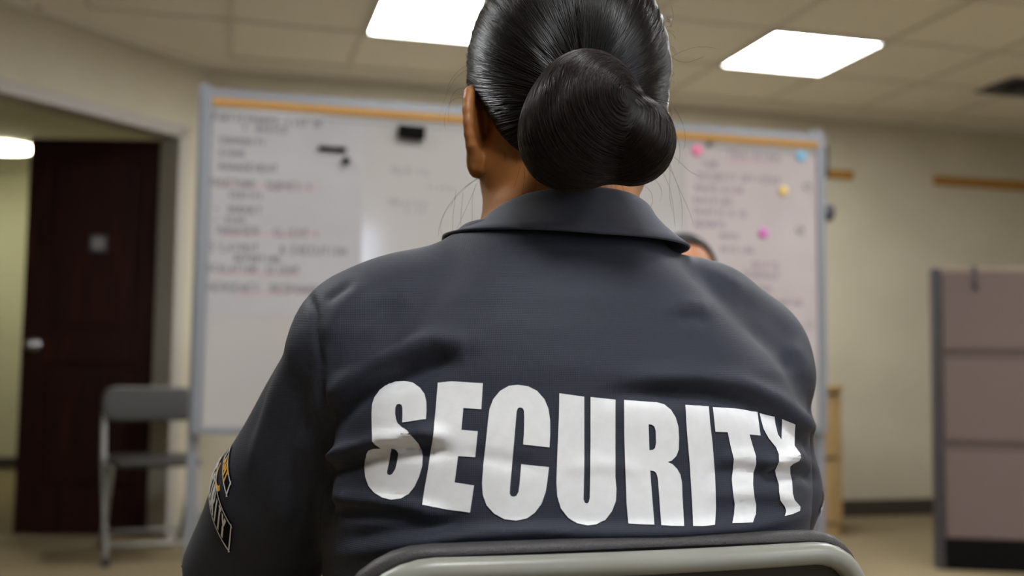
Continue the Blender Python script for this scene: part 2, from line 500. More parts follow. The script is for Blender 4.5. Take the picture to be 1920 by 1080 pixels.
def inside(p, poly):
    c = False; j = len(poly) - 1
    for i in range(len(poly)):
        xi, yi = poly[i]; xj, yj = poly[j]
        if (yi > p[1]) != (yj > p[1]) and p[0] < (xj - xi) * (p[1] - yi) / (yj - yi) + xi: c = not c
        j = i
    return c


bm = bmesh.new()
Rg = Matrix.Rotation(math.atan2(E1.y, E1.x), 4, 'Z')
for i in range(-22, 22):
    for j in range(-22, 22):
        p = LA + E1 * (i * TL) + E2 * (j * TL)
        for dv, sx_, sy_ in ((E1, TL, .022), (E2, .022, TL)):
            q = p + dv * TL / 2
            if inside(q, room_pts) and inside(p + dv * TL * .02, room_pts) and inside(p + dv * TL * .98, room_pts):
                box(bm, (0, 0, 0), (sx_, sy_, .010), Matrix.Translation((q.x, q.y, CEIL - .004)) @ Rg)
o = bm_obj('ceiling_grid', bm, M['tbar'], ceil)
bm = bmesh.new()
for A, B, nr in ((CRN, BR, -E2), (CRN, DL, -NO)):
    A3 = Vector((A.x, A.y, 0)); d = (B - A)
    q = (A + B) / 2 + Vector(nr) * .012
    box(bm, (0, 0, 0), (d.length, .024, .022), Matrix.Translation((q.x, q.y, CEIL - .010)) @ Matrix.Rotation(math.atan2(d.y, d.x), 4, 'Z'))
bm_obj('ceiling_wall_angle', bm, M['tbar'], ceil)

# troffers
def troffer(i, j, lab):
    p = LA + E1 * ((i + .5) * TL) + E2 * ((j - .5) * TL)
    o = empty('ceiling_light', (p.x, p.y, CEIL), math.atan2(E1.y, E1.x))
    bm = bmesh.new(); s = TL
    for c, sz in (((-s / 2 + .012, 0, -.008), (.024, s, .016)), ((s / 2 - .012, 0, -.008), (.024, s, .016)), ((0, -s / 2 + .012, -.008), (s - .048, .024, .016)), ((0, s / 2 - .012, -.008), (s - .048, .024, .016))):
        box(bm, c, sz)
    bm_obj('light_frame', bm, M['lampframe'], o)
    simple('diffuser', [((0, 0, -.004), (s - .048, s - .048, .006))], M['lens'], o)
    tag(o, lab, 'ceiling light', 'square fluorescent ceiling lights')
    return o


troffer(0, 0, 'bright square fluorescent ceiling light to the right of the seated guard\'s head')
troffer(-3, 0, 'bright square fluorescent ceiling light partly hidden behind the guard\'s head')
# lamps of the same ceiling behind and above the lens (the photo shows only their light)
EXTRA = [(-4, -8), (0, -9), (-3, -4), (-6, -4), (0, -4), (3, -4)]
for i, j in EXTRA:
    troffer(i, j, 'square fluorescent ceiling light above and behind the viewer, outside the photo')

# hall lamp: oblong surface lamp seen through the doorway
hp = on_z(-8, 273, CEIL)
hl_o = empty('hall_ceiling_light', (hp.x, hp.y, CEIL), math.atan2(E1.y, E1.x))
bm = bmesh.new(); ball(bm, (0, 0, -.020), (.26, .19, .024), 32, 16)
bm_obj('lamp_globe', bm, M['lenshall'], hl_o, True)
bm = bmesh.new(); cyl(bm, (0, 0, -.022), (0, 0, 0), .17, n=32); bm_obj('lamp_base', bm, M['lampframe'], hl_o, True)
tag(hl_o, 'glowing rounded ceiling lamp in the hallway seen through the doorway', 'ceiling light')

# dark air grille in the ceiling, right edge of the view
vp = on_z(1925, 163, CEIL)
vt = empty('ceiling_vent', (vp.x, vp.y, CEIL), math.atan2(E1.y, E1.x))
simple('vent_frame', [((0, .14, -.006), (.42, .03, .014)), ((0, -.14, -.006), (.42, .03, .014)), ((.195, 0, -.006), (.03, .25, .014)), ((-.195, 0, -.006), (.03, .25, .014))], M['charcoal'], vt)
bm = bmesh.new()
for k in range(8): box(bm, (0, 0, 0), (.36, .022, .003), Matrix.Translation((0, -.11 + k * .0315, -.008)) @ Matrix.Rotation(.6, 4, 'X'))
bm_obj('vent_slats', bm, M['charcoal'], vt)
simple('vent_back', [((0, 0, -.001), (.37, .27, .002))], M['black'], vt)
tag(vt, 'dark air grille in the ceiling at the right edge of the photo', 'vent')

# black dome on the slanted wall
dp = on_plane(66, 0, CRN, NO)
dm = empty('dome_camera', (dp.x, dp.y, dp.z), 0)
nn = -NO
bm = bmesh.new(); cyl(bm, (0, 0, 0), nn * .025, .045, n=28); bm_obj('mount_plate', bm, M['charcoal'], dm, True)
bm = bmesh.new(); ball(bm, nn * .028, .036); bm_obj('dome', bm, M['black'], dm, True)
tag(dm, 'small black dome fixture high on the wall above the open doorway', 'camera')

# ------------------------------------------------------------------ stroke lettering
GL = {
 'A': '0,0 2,6 4,0;.8,2.2 3.2,2.2', 'B': '0,0 0,6 3,5.6 3.4,4.4 2.8,3.3 0,3;2.8,3.1 3.9,1.9 3.2,.4 0,0', 'C': '4,5 3,6 1,5.8 0,4 0,2 1,.2 3,0 4,1',
 'D': '0,0 0,6 2.6,5.6 4,3.6 3.6,1.2 2,0 0,0', 'E': '4,6 0,6 0,0 4,0;0,3 3,3', 'F': '4,6 0,6 0,0;0,3 3,3', 'G': '4,5 3,6 1,5.8 0,4 0,2 1,.2 3,0 4,1 4,3 2.4,3',
 'H': '0,0 0,6;4,0 4,6;0,3 4,3', 'I': '2,0 2,6', 'J': '4,6 4,1.2 3,0 1,0 0,1.4', 'K': '0,0 0,6;4,6 0,2.6;1.2,3.4 4,0', 'L': '0,6 0,0 4,0',
 'M': '0,0 0,6 2,2.5 4,6 4,0', 'N': '0,0 0,6 4,0 4,6', 'O': '2,0 .5,.8 0,3 .5,5.2 2,6 3.5,5.2 4,3 3.5,.8 2,0', 'P': '0,0 0,6 3,5.7 3.8,4.4 3,3 0,2.8',
 'R': '0,0 0,6 3,5.7 3.8,4.5 3,3.2 0,3;1.6,3 4,0', 'S': '4,5 3,6 1,6 0,4.8 .6,3.5 3.4,2.5 4,1.2 3,0 1,0 0,1', 'T': '0,6 4,6;2,6 2,0', 'U': '0,6 0,1.4 1,0 3,0 4,1.4 4,6',
 'V': '0,6 2,0 4,6', 'W': '0,6 1,0 2,4 3,0 4,6', 'X': '0,0 4,6;0,6 4,0', 'Y': '0,6 2,3 4,6;2,3 2,0', 'Q': '2,0 .5,.8 0,3 .5,5.2 2,6 3.5,5.2 4,3 3.5,.8 2,0;2.4,1.6 4,-.4',
 '1': '1,5 2,6 2,0', '2': '0,5 1,6 3,6 4,4.6 0,0 4,0', '3': '0,5.4 2,6 3.8,4.6 2,3.2 4,1.6 2,0 0,.8', '4': '3,0 3,6 0,2 4,2', '5': '4,6 .4,6 .2,3.4 2.6,3.6 4,2 3,.3 1,0 0,.8', '.': '1.6,0 2,.3', '-': '.6,3 3.4,3', '&': '4,0 .8,4.6 1.6,6 2.8,5 .2,1.6 1.4,0 4,2.4',
 'h': '0,0 0,6;0,2.6 1.6,3.6 3,2.6 3,0', 'o': '1.8,0 .4,.8 .2,2.6 1.8,3.4 3.4,2.4 3.2,.8 1.8,0', 'w': '0,3.2 1,0 2,2.4 3,0 4,3.2', 't': '1.6,5 1.6,.6 2.6,0;.4,3.4 3,3.4', 'l': '1.6,6 1.6,.5 2.4,0', 'e': '.4,1.8 3.4,1.8 3,3.2 1.4,3.3 .3,1.6 1.4,.1 3.4,.5', 's': '3.2,2.8 1.8,3.4 .6,2.6 3,1.1 2.2,0 .4,.4', 'i': '1.8,3.3 1.8,0', 'n': '.3,3.3 .3,0;.3,2.4 1.8,3.4 3.2,2.4 3.2,0',
}


def glyph(c):
    g = GL.get(c) or GL.get(c.upper())
    if not g: return []
    return [[tuple(float(v) for v in p.split(',')) for p in s.split()] for s in g.split(';')]


def strokes_of(text, x0, z0, h, adv=None, jit=0.0, slant=0.0):
    out = []; k = h / 6.0; a = adv or h * .86
    x = x0
    for c in text:
        for s in glyph(c):
            out.append([(x + (p[0] + slant * p[1]) * k * (a / h) + random.uniform(-jit, jit), z0 + p[1] * k + random.uniform(-jit, jit)) for p in s])
        x += a * (1 if c != ' ' else .8)
    return out


def ribbons(strokes, wdt, f):
    """flat ribbons of width wdt along 2D strokes; f maps (x, z) to a 3D point. Returns verts, quads"""
    V = []; Q = []
    for s in strokes:
        pts = []
        for a, b in zip(s[:-1], s[1:]):
            L_ = math.hypot(b[0] - a[0], b[1] - a[1]); nseg = max(1, int(L_ / (wdt * 2.2)))
            for i in range(nseg): pts.append((a[0] + (b[0] - a[0]) * i / nseg, a[1] + (b[1] - a[1]) * i / nseg))
        pts.append(s[-1])
        base = len(V)
        for i, p in enumerate(pts):
            a = pts[max(i - 1, 0)]; b = pts[min(i + 1, len(pts) - 1)]
            dx, dz = b[0] - a[0], b[1] - a[1]; l = math.hypot(dx, dz) or 1
            nx, nz = -dz / l * wdt / 2, dx / l * wdt / 2
            V.append(f(p[0] + nx, p[1] + nz)); V.append(f(p[0] - nx, p[1] - nz))
            if i: Q.append((base + 2 * i - 2, base + 2 * i - 1, base + 2 * i + 1, base + 2 * i))
    return V, Q


def write(name, strokes, wdt, m, parent, y=-.0014):
    V, Q = ribbons(strokes, wdt, lambda x, z: (x, y, z))
    return mesh_np(name, np.array(V), np.array(Q), m, parent, False)


def write_words(name, text, x, z, h, adv, jit, wdt, m, parent, y=-.0012):
    for wmatch in re.finditer(r'\S+', text):
        head = text[:wmatch.start()]
        xx = x + adv * (len(head) - .2 * head.count(' '))
        write(name, strokes_of(wmatch.group(), xx, z, h, adv, jit), wdt, m, parent, y)


# ------------------------------------------------------------------ whiteboard (local x along it, -y towards the lens)
BL = at(359, 815, 3.53); BL.z = 0
bang = math.atan2(E1.y, E1.x)
wbd = empty('rolling_whiteboard', BL, bang)
BW, BZ0, BZ1 = 2.335, .640, 1.795
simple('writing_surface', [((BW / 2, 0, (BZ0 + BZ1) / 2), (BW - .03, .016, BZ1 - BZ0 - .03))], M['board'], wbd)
fr = simple('board_frame', [((.016, 0, (BZ0 + BZ1) / 2), (.032, .034, BZ1 - BZ0)), ((BW - .016, 0, (BZ0 + BZ1) / 2), (.032, .034, BZ1 - BZ0)),
                            ((BW / 2, 0, BZ0 + .012), (BW - .064, .034, .024)), ((BW / 2, 0, BZ1 - .016), (BW - .064, .034, .032))], M['alu'], wbd, .003)
simple('cork_rail', [((BW / 2, -.012, BZ1 - .044), (BW - .064, .016, .024))], M['cork'], wbd)
simple('rail_lip', [((BW / 2, -.010, BZ1 - .0795), (BW - .064, .004, .003))], M['alu'], wbd)
for x in (.005, BW - .005):
    simple('stand_post', [((x, .042, .98), (.036, .036, 1.68))], M['alu'], wbd, .004)
    simple('stand_foot', [((x, .042, .10), (.036, .62, .045))], M['alu'], wbd, .004)
    for y in (-.24, .32):
        bm = bmesh.new(); cyl(bm, (x - .012, y, .033), (x + .012, y, .033), .033, n=24); box(bm, (x, y, .065), (.034, .03, .03))
        bm_obj('caster', bm, M['rubber'], wbd)
simple('stand_crossbar', [((BW / 2, .042, .22), (BW, .03, .03))], M['alu'], wbd, .003)
bm = bmesh.new(); cyl(bm, (BW + .004, .030, 1.495), (BW + .050, .030, 1.495), .034, n=24)
bm_obj('pivot_knob', bm, M['charcoal'], wbd, True)
simple('stand_latch', [((BW + .032, .05, 1.70), (.034, .03, .125))], mat('olive_black_plastic', (.04, .038, .026), .6), wbd, .003)
tag(wbd, 'wide rolling whiteboard in a grey metal frame with cork rail, standing behind the guard', 'whiteboard')


def on_board(px, py, dy=-.010):
    """local board coordinates of a spot of the photo"""
    n_ = -E2; P = BL + n_ * (-dy) if False else BL + E2 * dy
    q = on_plane(px, py, P, E2) - BL
    return q.dot(E1), q.z


def board_obj(name, x, z, dy=-.0085):
    P = BL + E1 * x + E2 * dy
    return empty(name, (P.x, P.y, z), bang)


# left sheet
x0, zt = on_board(378, 205); x1, zb = on_board(675, 597)
zt = BZ1 - .085
lw, lh = x1 - .036, zt - zb
s1 = board_obj('paper_sheet', .036, zb)
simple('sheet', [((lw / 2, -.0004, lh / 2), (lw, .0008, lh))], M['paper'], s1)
tag(s1, 'large white sheet of handwritten notes covering the left part of the whiteboard', 'paper sheet')
LINES = [(398, 226, 'PARTICIPANTS  LIST OF', 13), (455, 245, '10 BASICS', 12), (412, 268, 'COMMUNITY', 12), (380, 268, '1', 12), (412, 292, 'SIGNS', 12), (380, 292, '2', 12), (410, 318, 'MANAGEMENT', 14), (380, 318, '3.', 14),
         (380, 348, 'STRUCTURE  SURVEY 1', 14), (432, 371, 'CERTIFY', 11), (402, 397, '-  BUDGET', 13), (402, 417, '-  STAFF', 10), (380, 440, '4.', 13), (408, 438, 'MANAGER   CLIENT 1', 14), (392, 470, '5 LAYOUT    & EXECUTION', 15), (440, 490, 'REPORTING', 12),
         (378, 508, 'ESCALATION  CLIENT', 13), (378, 545, 'EMERGENCY  RESPONSE', 15)]
stk = []
for px, py, tx, hp_ in LINES:
    x, z = on_board(px, py); x -= .036; z -= zb
    hh = hp_ / F * 3.6
    write_words('handwritten_word', tx, x, z, hh, hh * .78, .0012, .0052, M['ink'], s1)
red = []
for a, b in (((408, 345), (600, 353)), ((415, 441), (600, 437)), ((405, 512), (560, 514)), ((440, 549), (600, 546))):
    xa, za = on_board(*a); xb, zb_ = on_board(*b)
    write('red_underline', [[(xa - .036 + (xb - xa) * k / 8, za - zb + (zb_ - za) * k / 8 + .002 * (-1) ** k) for k in range(9)]], .006, M['inkred'], s1, -.0012)

# right sheet
x0r, _ = on_board(1287, 300); zt2 = BZ1 - .085
_, zb2 = on_board(1400, 700)
rw = BW - .036 - x0r
s2 = board_obj('paper_sheet', x0r, zb2)
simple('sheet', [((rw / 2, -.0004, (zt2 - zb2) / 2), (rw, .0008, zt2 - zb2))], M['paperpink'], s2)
tag(s2, 'pinkish sheet with a title and coloured dots on the right part of the whiteboard', 'paper sheet')
stk = []
for px, py, tx, hp_ in [(1364, 298, 'TRAINING', 18), (1318, 312, 'TASK', 10), (1308, 336, 'SECURITY OFFICERS', 13), (1304, 358, 'ROUTE & LOG', 12), (1302, 380, 'RADIO LOG', 11), (1300, 402, 'TRAFFIC & ID', 12), (1304, 425, 'REPORTS', 11), (1350, 447, 'NOTES', 10),
                        (1352, 472, 'KEYS LOG', 11), (1410, 503, 'SHIFTS', 12), (1395, 520, 'SCHEDULE', 12), (1400, 547, 'PATROL', 12), (1452, 572, 'PARKING', 11)]:
    x, z = on_board(px, py); hh = hp_ / F * 4.0
    write_words('handwritten_word', tx, x - x0r, z - zb2, hh, hh * .80, .0012, .0046, M['inkmauve'], s2)
for nm in ('title_underline',):
    xa, za = on_board(1362, 303); xb, zb_ = on_board(1450, 307)
    write(nm, [[(xa - x0r, za - zb2), (xb - x0r, zb_ - zb2)]], .004, M['inkred'], s2, -.0012)

# faint writing straight on the middle of the board
stk = []
for px, py, tx, hp_ in [(735, 325, 'HoW to', 15), (800, 355, 'lists', 13), (730, 385, 'Wholen', 15), (760, 400, 'list', 12)]:
    x, z = on_board(px, py); hh = hp_ / F * 3.7
    write_words('faint_word', tx, x, z, hh, hh * .85, .002, .0046, M['inkfaint'], wbd, -.0088)

# eraser, marker, magnets (each lies against the board)
x, z = on_board(770, 250)
er = board_obj('board_eraser', x, z, -.008)
simple('eraser_grip', [((0, -.026, 0), (.094, .022, .044))], M['matteblack'], er, .004)
simple('eraser_felt', [((0, -.008, 0), (.090, .015, .041))], M['felt'], er, .002)
er.rotation_euler.y = .035
tag(er, 'black rectangular eraser stuck high on the middle of the whiteboard', 'eraser')
x, z = on_board(623, 280)
mk = board_obj('marker_pen', x, z, -.010)
bm = bmesh.new(); cyl(bm, (-.047, -.010, 0), (.018, -.010, 0), .0085, n=20); bm_obj('pen_barrel', bm, M['matteblack'], mk, True)
bm = bmesh.new(); cyl(bm, (.018, -.010, 0), (.047, -.010, 0), .0095, .0085, n=20); bm_obj('pen_cap', bm, M['matteblack'], mk, True)
tag(mk, 'black marker pen lying level on the left sheet of the whiteboard', 'marker pen')


def disc(name, px, py, r, m, lab, ring=False, cat='magnet', group='round magnets on the whiteboard', dep=.010):
    x, z = on_board(px, py)
    o = board_obj(name, x, z, -.0093)
    bm = bmesh.new()
    if ring:
        V, Q = sweep([(r * math.cos(a) * .8, -.003, r * math.sin(a) * .8) for a in [2 * PI * k / 24 for k in range(24)]], r * .22, 8, True)
        vs = [bm.verts.new(v) for v in V]
        for q in Q: bm.faces.new([vs[i] for i in q])
    else:
        cyl(bm, (0, 0, 0), (0, -dep * .7, 0), r, n=28); cyl(bm, (0, -dep * .7, 0), (0, -dep, 0), r, r * .8, n=28)
    b = bm_obj(name, bm, m, None, True)
    b.matrix_world = Matrix.Translation(o.location) @ Matrix.Rotation(bang, 4, 'Z')
    bpy.data.objects.remove(o)
    tag(b, lab, cat, group)
    return b


disc('magnet', 648, 303, .0125, M['matteblack'], 'small black round magnet just below the black marker pen', dep=.03)
disc('magnet', 1306, 282, .020, M['pink'], 'hot pink round magnet at the top left of the pinkish sheet')
disc('magnet', 1330, 270, .010, M['charcoal'], 'small grey magnet beside the hot pink one on the pinkish sheet')
disc('magnet', 1501, 293, .020, M['blue'], 'light blue round magnet at the top right of the pinkish sheet')
disc('magnet', 1468, 358, .018, M['yellow'], 'yellow round magnet on the right half of the pinkish sheet')
disc('magnet', 1431, 437, .019, M['magenta'], 'magenta round magnet low on the pinkish sheet')
disc('magnet', 1514, 349, .016, M['taupe'], 'taupe ring magnet by the board frame, right of the yellow magnet', True)
disc('magnet', 1501, 432, .016, M['taupe'], 'taupe ring magnet on the pinkish sheet, right of the magenta magnet', True)
disc('magnet', 1518, 607, .016, M['taupe'], 'taupe ring magnet lowest on the pinkish sheet beside the guard\'s shoulder', True)

# ------------------------------------------------------------------ tack strips on the back wall
def strip(px0, px1, py, lab, ext0=0.0, ext1=0.0):
    A = on_plane(px0, py, CRN, E2); B = on_plane(px1, py + (px1 - px0) * .05, CRN, E2)
    a = (A - CRN).dot(E1) - ext0; b = (B - CRN).dot(E1) + ext1
    c = CRN + E1 * ((a + b) / 2) - E2 * .008
    o = empty('cork_tack_strip', (c.x, c.y, A.z), bang)
    L_ = b - a
    simple('cork_face', [((0, -.002, 0), (L_, .014, .052))], M['corkdark'], o, .002)
    simple('strip_backing', [((0, .006, 0), (L_, .004, .060))], M['corkdark'], o)
    tag(o, lab, 'tack strip', 'cork tack strips on the back wall')


strip(1548, 1598, 326, 'short brown cork strip on the back wall ending just right of the whiteboard', ext0=.9)
strip(1750, 1920, 338, 'long brown cork strip on the back wall above the cubicle partition', ext1=.8)

# ------------------------------------------------------------------ cubicle partition
PL = on_z(1758, 1068, 0.0)
pdir = Vector((0.985, -0.17, 0)).normalized()
part = empty('cubicle_partition', PL, math.atan2(pdir.y, pdir.x))
PT = (at(1748, 503, PL.y)).z
PWD = 1.5
def zat(py): return at(1800, py, PL.y).z
simple('panel_core', [((PWD / 2, .03, PT / 2), (PWD - .02, .035, PT - .02))], M['panelseam'], part)
zs = [(zat(1008), zat(846)), (zat(826), zat(674)), (zat(655), PT - .022)]
for a, b in zs:
    simple('fabric_tile', [((PWD / 2 + .02, .012, (a + b) / 2), (PWD - .04, .024, b - a))], M['fabricpanel'], part, .006)
simple('top_cap', [((PWD / 2, .03, PT - .008), (PWD, .062, .024))], M['panelcap'], part, .006)
simple('edge_post', [((.016, .03, PT / 2), (.036, .066, PT))], M['panelpost'], part, .005)
simple('kick_plate', [((PWD / 2 + .01, .018, zat(1010) / 2), (PWD - .04, .03, zat(1010)))], M['panelbase'], part, .004)
tag(part, 'mauve taupe fabric cubicle partition with dark edge post and black base at the right', 'partition')
hk = at(1821, 500, PL.y)
hko = empty('panel_hook', (hk.x, PL.y + (hk.x - PL.x) * pdir.y / pdir.x, PT + .005), math.atan2(pdir.y, pdir.x))
simple('hook_strap', [((0, -.003, -.05), (.020, .004, .105)), ((0, .03, .003), (.020, .070, .004)), ((0, .063, -.02), (.020, .004, .045))], M['panelpost'], hko)
tube('hook_prong', [arc_path([(0, -.004, -.085), (0, -.030, -.100), (0, -.034, -.070)], .012)], .004, M['panelpost'], hko)
tag(hko, 'small dark hook hung over the top edge of the cubicle partition', 'hook')

# ------------------------------------------------------------------ filing cabinet
FC = at(1579, 900, 5.75)
fc = empty('filing_cabinet', (FC.x, FC.y, 0), bang)
FT = at(1560, 730, 5.75).z
fw, fd = .46, .38
bm = bmesh.new()
for c, s in (((-fw + .01, fd / 2, FT / 2), (.02, fd, FT)), ((-.01, fd / 2, FT / 2), (.02, fd, FT)), ((-fw / 2, fd / 2, FT - .01), (fw, fd, .02)), ((-fw / 2, fd / 2, .03), (fw, fd, .06)), ((-fw / 2, fd - .01, FT / 2), (fw, .02, FT))):
    box(bm, c, s)
bm_obj('cabinet_body', bm, M['oak'], fc)
simple('cabinet_top', [((-fw / 2, fd / 2 - .01, FT + .011), (fw + .02, fd + .03, .022))], M['oak'], fc, .003)
dh = (FT - .08 - .03) / 2
for k in range(2):
    z = .07 + dh * (k + .5) + k * .012
    d = simple('drawer', [((-fw / 2, .004, z), (fw - .046, .02, dh - .006))], M['oak'], fc, .003)
    bm = bmesh.new(); box(bm, (-fw / 2, -.012, z + dh * .2), (.12, .012, .014)); bm_obj('drawer_pull', bm, M['oakdark'], d, bevel=.003)
simple('drawer_gap', [((-fw / 2, .03, FT / 2), (fw - .04, .004, FT - .1))], M['oakdark'], fc)
tag(fc, 'tan wooden two-drawer cabinet against the back wall beside the guard\'s right arm', 'cabinet')

# ------------------------------------------------------------------ folding chairs (facing local +y)
def rrect(w, h, r, n=8):
    pts = []
    for cx, cz, a0 in ((w / 2 - r, h / 2 - r, 0), (-w / 2 + r, h / 2 - r, PI / 2), (-w / 2 + r, -h / 2 + r, PI), (w / 2 - r, -h / 2 + r, 1.5 * PI)):
        for k in range(n + 1):
            a = a0 + PI / 2 * k / n
            pts.append((cx + r * math.cos(a), cz + r * math.sin(a)))
    return pts


def cushion(name, w, h, r, th, place, m, parent, bow=0.0, rb=.3):
    """rounded pad: outline in (x, z) local, thickness along y; place maps (x,y,z) to chair coordinates"""
    prof = [(-th * .5, .80), (-th * .5, .93), (-th * .42, .975), (-th * .2, 1.0), (th * .1, 1.0), (th * .35, .975), (th * .5, .92), (th * .58, .80), (th * .66, .5)]
    out = rrect(w, h, r)
    bm = bmesh.new(); loops = []
    for y, s in prof:
        dx = (1 - s) * .5 * min(w, h) / w * 1.6; dz = (1 - s) * .5 * min(w, h) / h * 1.6
        lp = []
        for x, z in out:
            X = x * (1 - dx); Z = z * (1 - dz)
            lp.append(bm.verts.new(place(X, y - bow * (1 - (2 * X / w) ** 2), Z)))
        loops.append(lp)
    n = len(out)
    for a, b in zip(loops[:-1], loops[1:]):
        for i in range(n): bm.faces.new((a[i], a[(i + 1) % n], b[(i + 1) % n], b[i]))
    bm.faces.new(loops[0][::-1]); bm.faces.new(loops[-1])
    return bm_obj(name, bm, m, parent, True)


def make_chair(tm, vm, back_h, wid=.355, zt=.745, th=.024, tr=.0085, over=.006, cr=.055):
    o = empty('folding_chair')
    w = wid / 2
    HY, HZ = -.10, .42; TY = -.20
    bow = .014

    def bp(x, z):                                      # point of the back plane at height z
        y = HY + (TY - HY) * (z - HZ) / (zt - HZ)
        return y - bow * (1 - (x / w) ** 2) * max(0, min(1, (z - HZ) / (zt - HZ)))
    path = [Vector((-w, .24, .012)), Vector((-w, HY, HZ)), Vector((-w, bp(-w, zt - cr), zt - cr))]
    path = arc_path(path, .08)
    for k in range(1, 9):
        a = PI - PI / 2 * k / 8; x, z = -w + cr + cr * math.cos(a), zt - cr + cr * math.sin(a)
        path.append(Vector((x, bp(x, z), z)))
    for k in range(1, 12):
        x = -w + cr + (2 * w - 2 * cr) * k / 12; path.append(Vector((x, bp(x, zt), zt)))
    half = [Vector((-p.x, p.y, p.z)) for p in path[::-1]]
    tube('frame_tube', [path + half[11:]], tr, tm, o, 16)
    wr = w - .022
    tube('rear_leg', [arc_path([(-wr, .10, HZ - .02), (-wr, -.30, .012)], .05)], tr, tm, o)
    tube('rear_leg', [arc_path([(wr, .10, HZ - .02), (wr, -.30, .012)], .05)], tr, tm, o)
    for y, z, ww in ((.182, .075, w), (-.245, .075, wr)):
        tube('crossbar', [[(-ww, y, z), (0, y, z), (ww, y, z)]], tr * .8, tm, o)
    for sx_ in (-1, 1):
        for y, ww in ((.24, w), (-.30, wr)):
            bm = bmesh.new(); cyl(bm, (sx_ * ww, y + (.012 if y > 0 else -.012), 0), (sx_ * ww, y, .035), tr * 1.45, tr * 1.3); bm_obj('rubber_foot', bm, M['rubber'], o, True)
    zc = zt + over - back_h / 2
    sl = (TY - HY) / (zt - HZ)
    cushion('backrest', wid + 2 * tr + .004, back_h, cr + .008, th, lambda x, y, z: Vector((x, HY + sl * (zc + z - HZ) + y + .019 - bow * (1 - min(1, (x / w) ** 2)), zc + z)), vm, o)
    ow = rrect(wid - .004, back_h - .012, cr - .004)
    bm = bmesh.new(); vs = []
    for yy in (-.0016, .0016):
        vs.append([bm.verts.new((x, HY + sl * (zc + z - HZ) - th * .5 + .019 + yy - .0012 - bow * 0 - bow * (1 - min(1, (x / w) ** 2)), zc + z)) for x, z in ow])
    for i in range(len(ow)): bm.faces.new((vs[0][i], vs[0][(i + 1) % len(ow)], vs[1][(i + 1) % len(ow)], vs[1][i]))
    bm.faces.new(vs[0][::-1]); bm.faces.new(vs[1])
    bm_obj('back_panel', bm, M['black'], o)
    cushion('seat', wid - .02, .38, .05, .035, lambda x, y, z: Vector((x, z + .06, HZ + .012 + y)), vm, o)
    for sx_ in (-1, 1): tube('seat_rail', [[(sx_ * (w - .012), -.11, HZ - .004), (sx_ * (w - .012), .24, HZ - .004)]], .007, tm, o)
    return o


CY = math.radians(17)
bt = at(1198, 1053, .765)
ch1 = make_chair(M['tube'], M['vinyl'], .21, wid=.400, zt=bt.z - .001, over=.015, th=.026)
ch1.rotation_euler.z = CY
off = Matrix.Rotation(CY, 3, 'Z') @ Vector((0, -.214, 0))
ch1.location = (bt.x - off.x, bt.y - off.y, 0)
tag(ch1, 'padded folding chair with pale tube frame that the seated guard leans against', 'chair', 'folding chairs')

ch2 = make_chair(M['greytube'], M['vinyldark'], .155, wid=.40, zt=.748, th=.026, tr=.012, cr=.05)
fp = on_z(198, 1062, 0.0)
A2 = PI + math.radians(25)
R2 = Matrix.Rotation(A2, 3, 'Z')
o2 = fp - R2 @ Vector((.20, .24, 0))
ch2.location = (o2.x, o2.y, 0); ch2.rotation_euler.z = A2
tag(ch2, 'dark grey folding chair standing empty in front of the open door', 'chair', 'folding chairs')

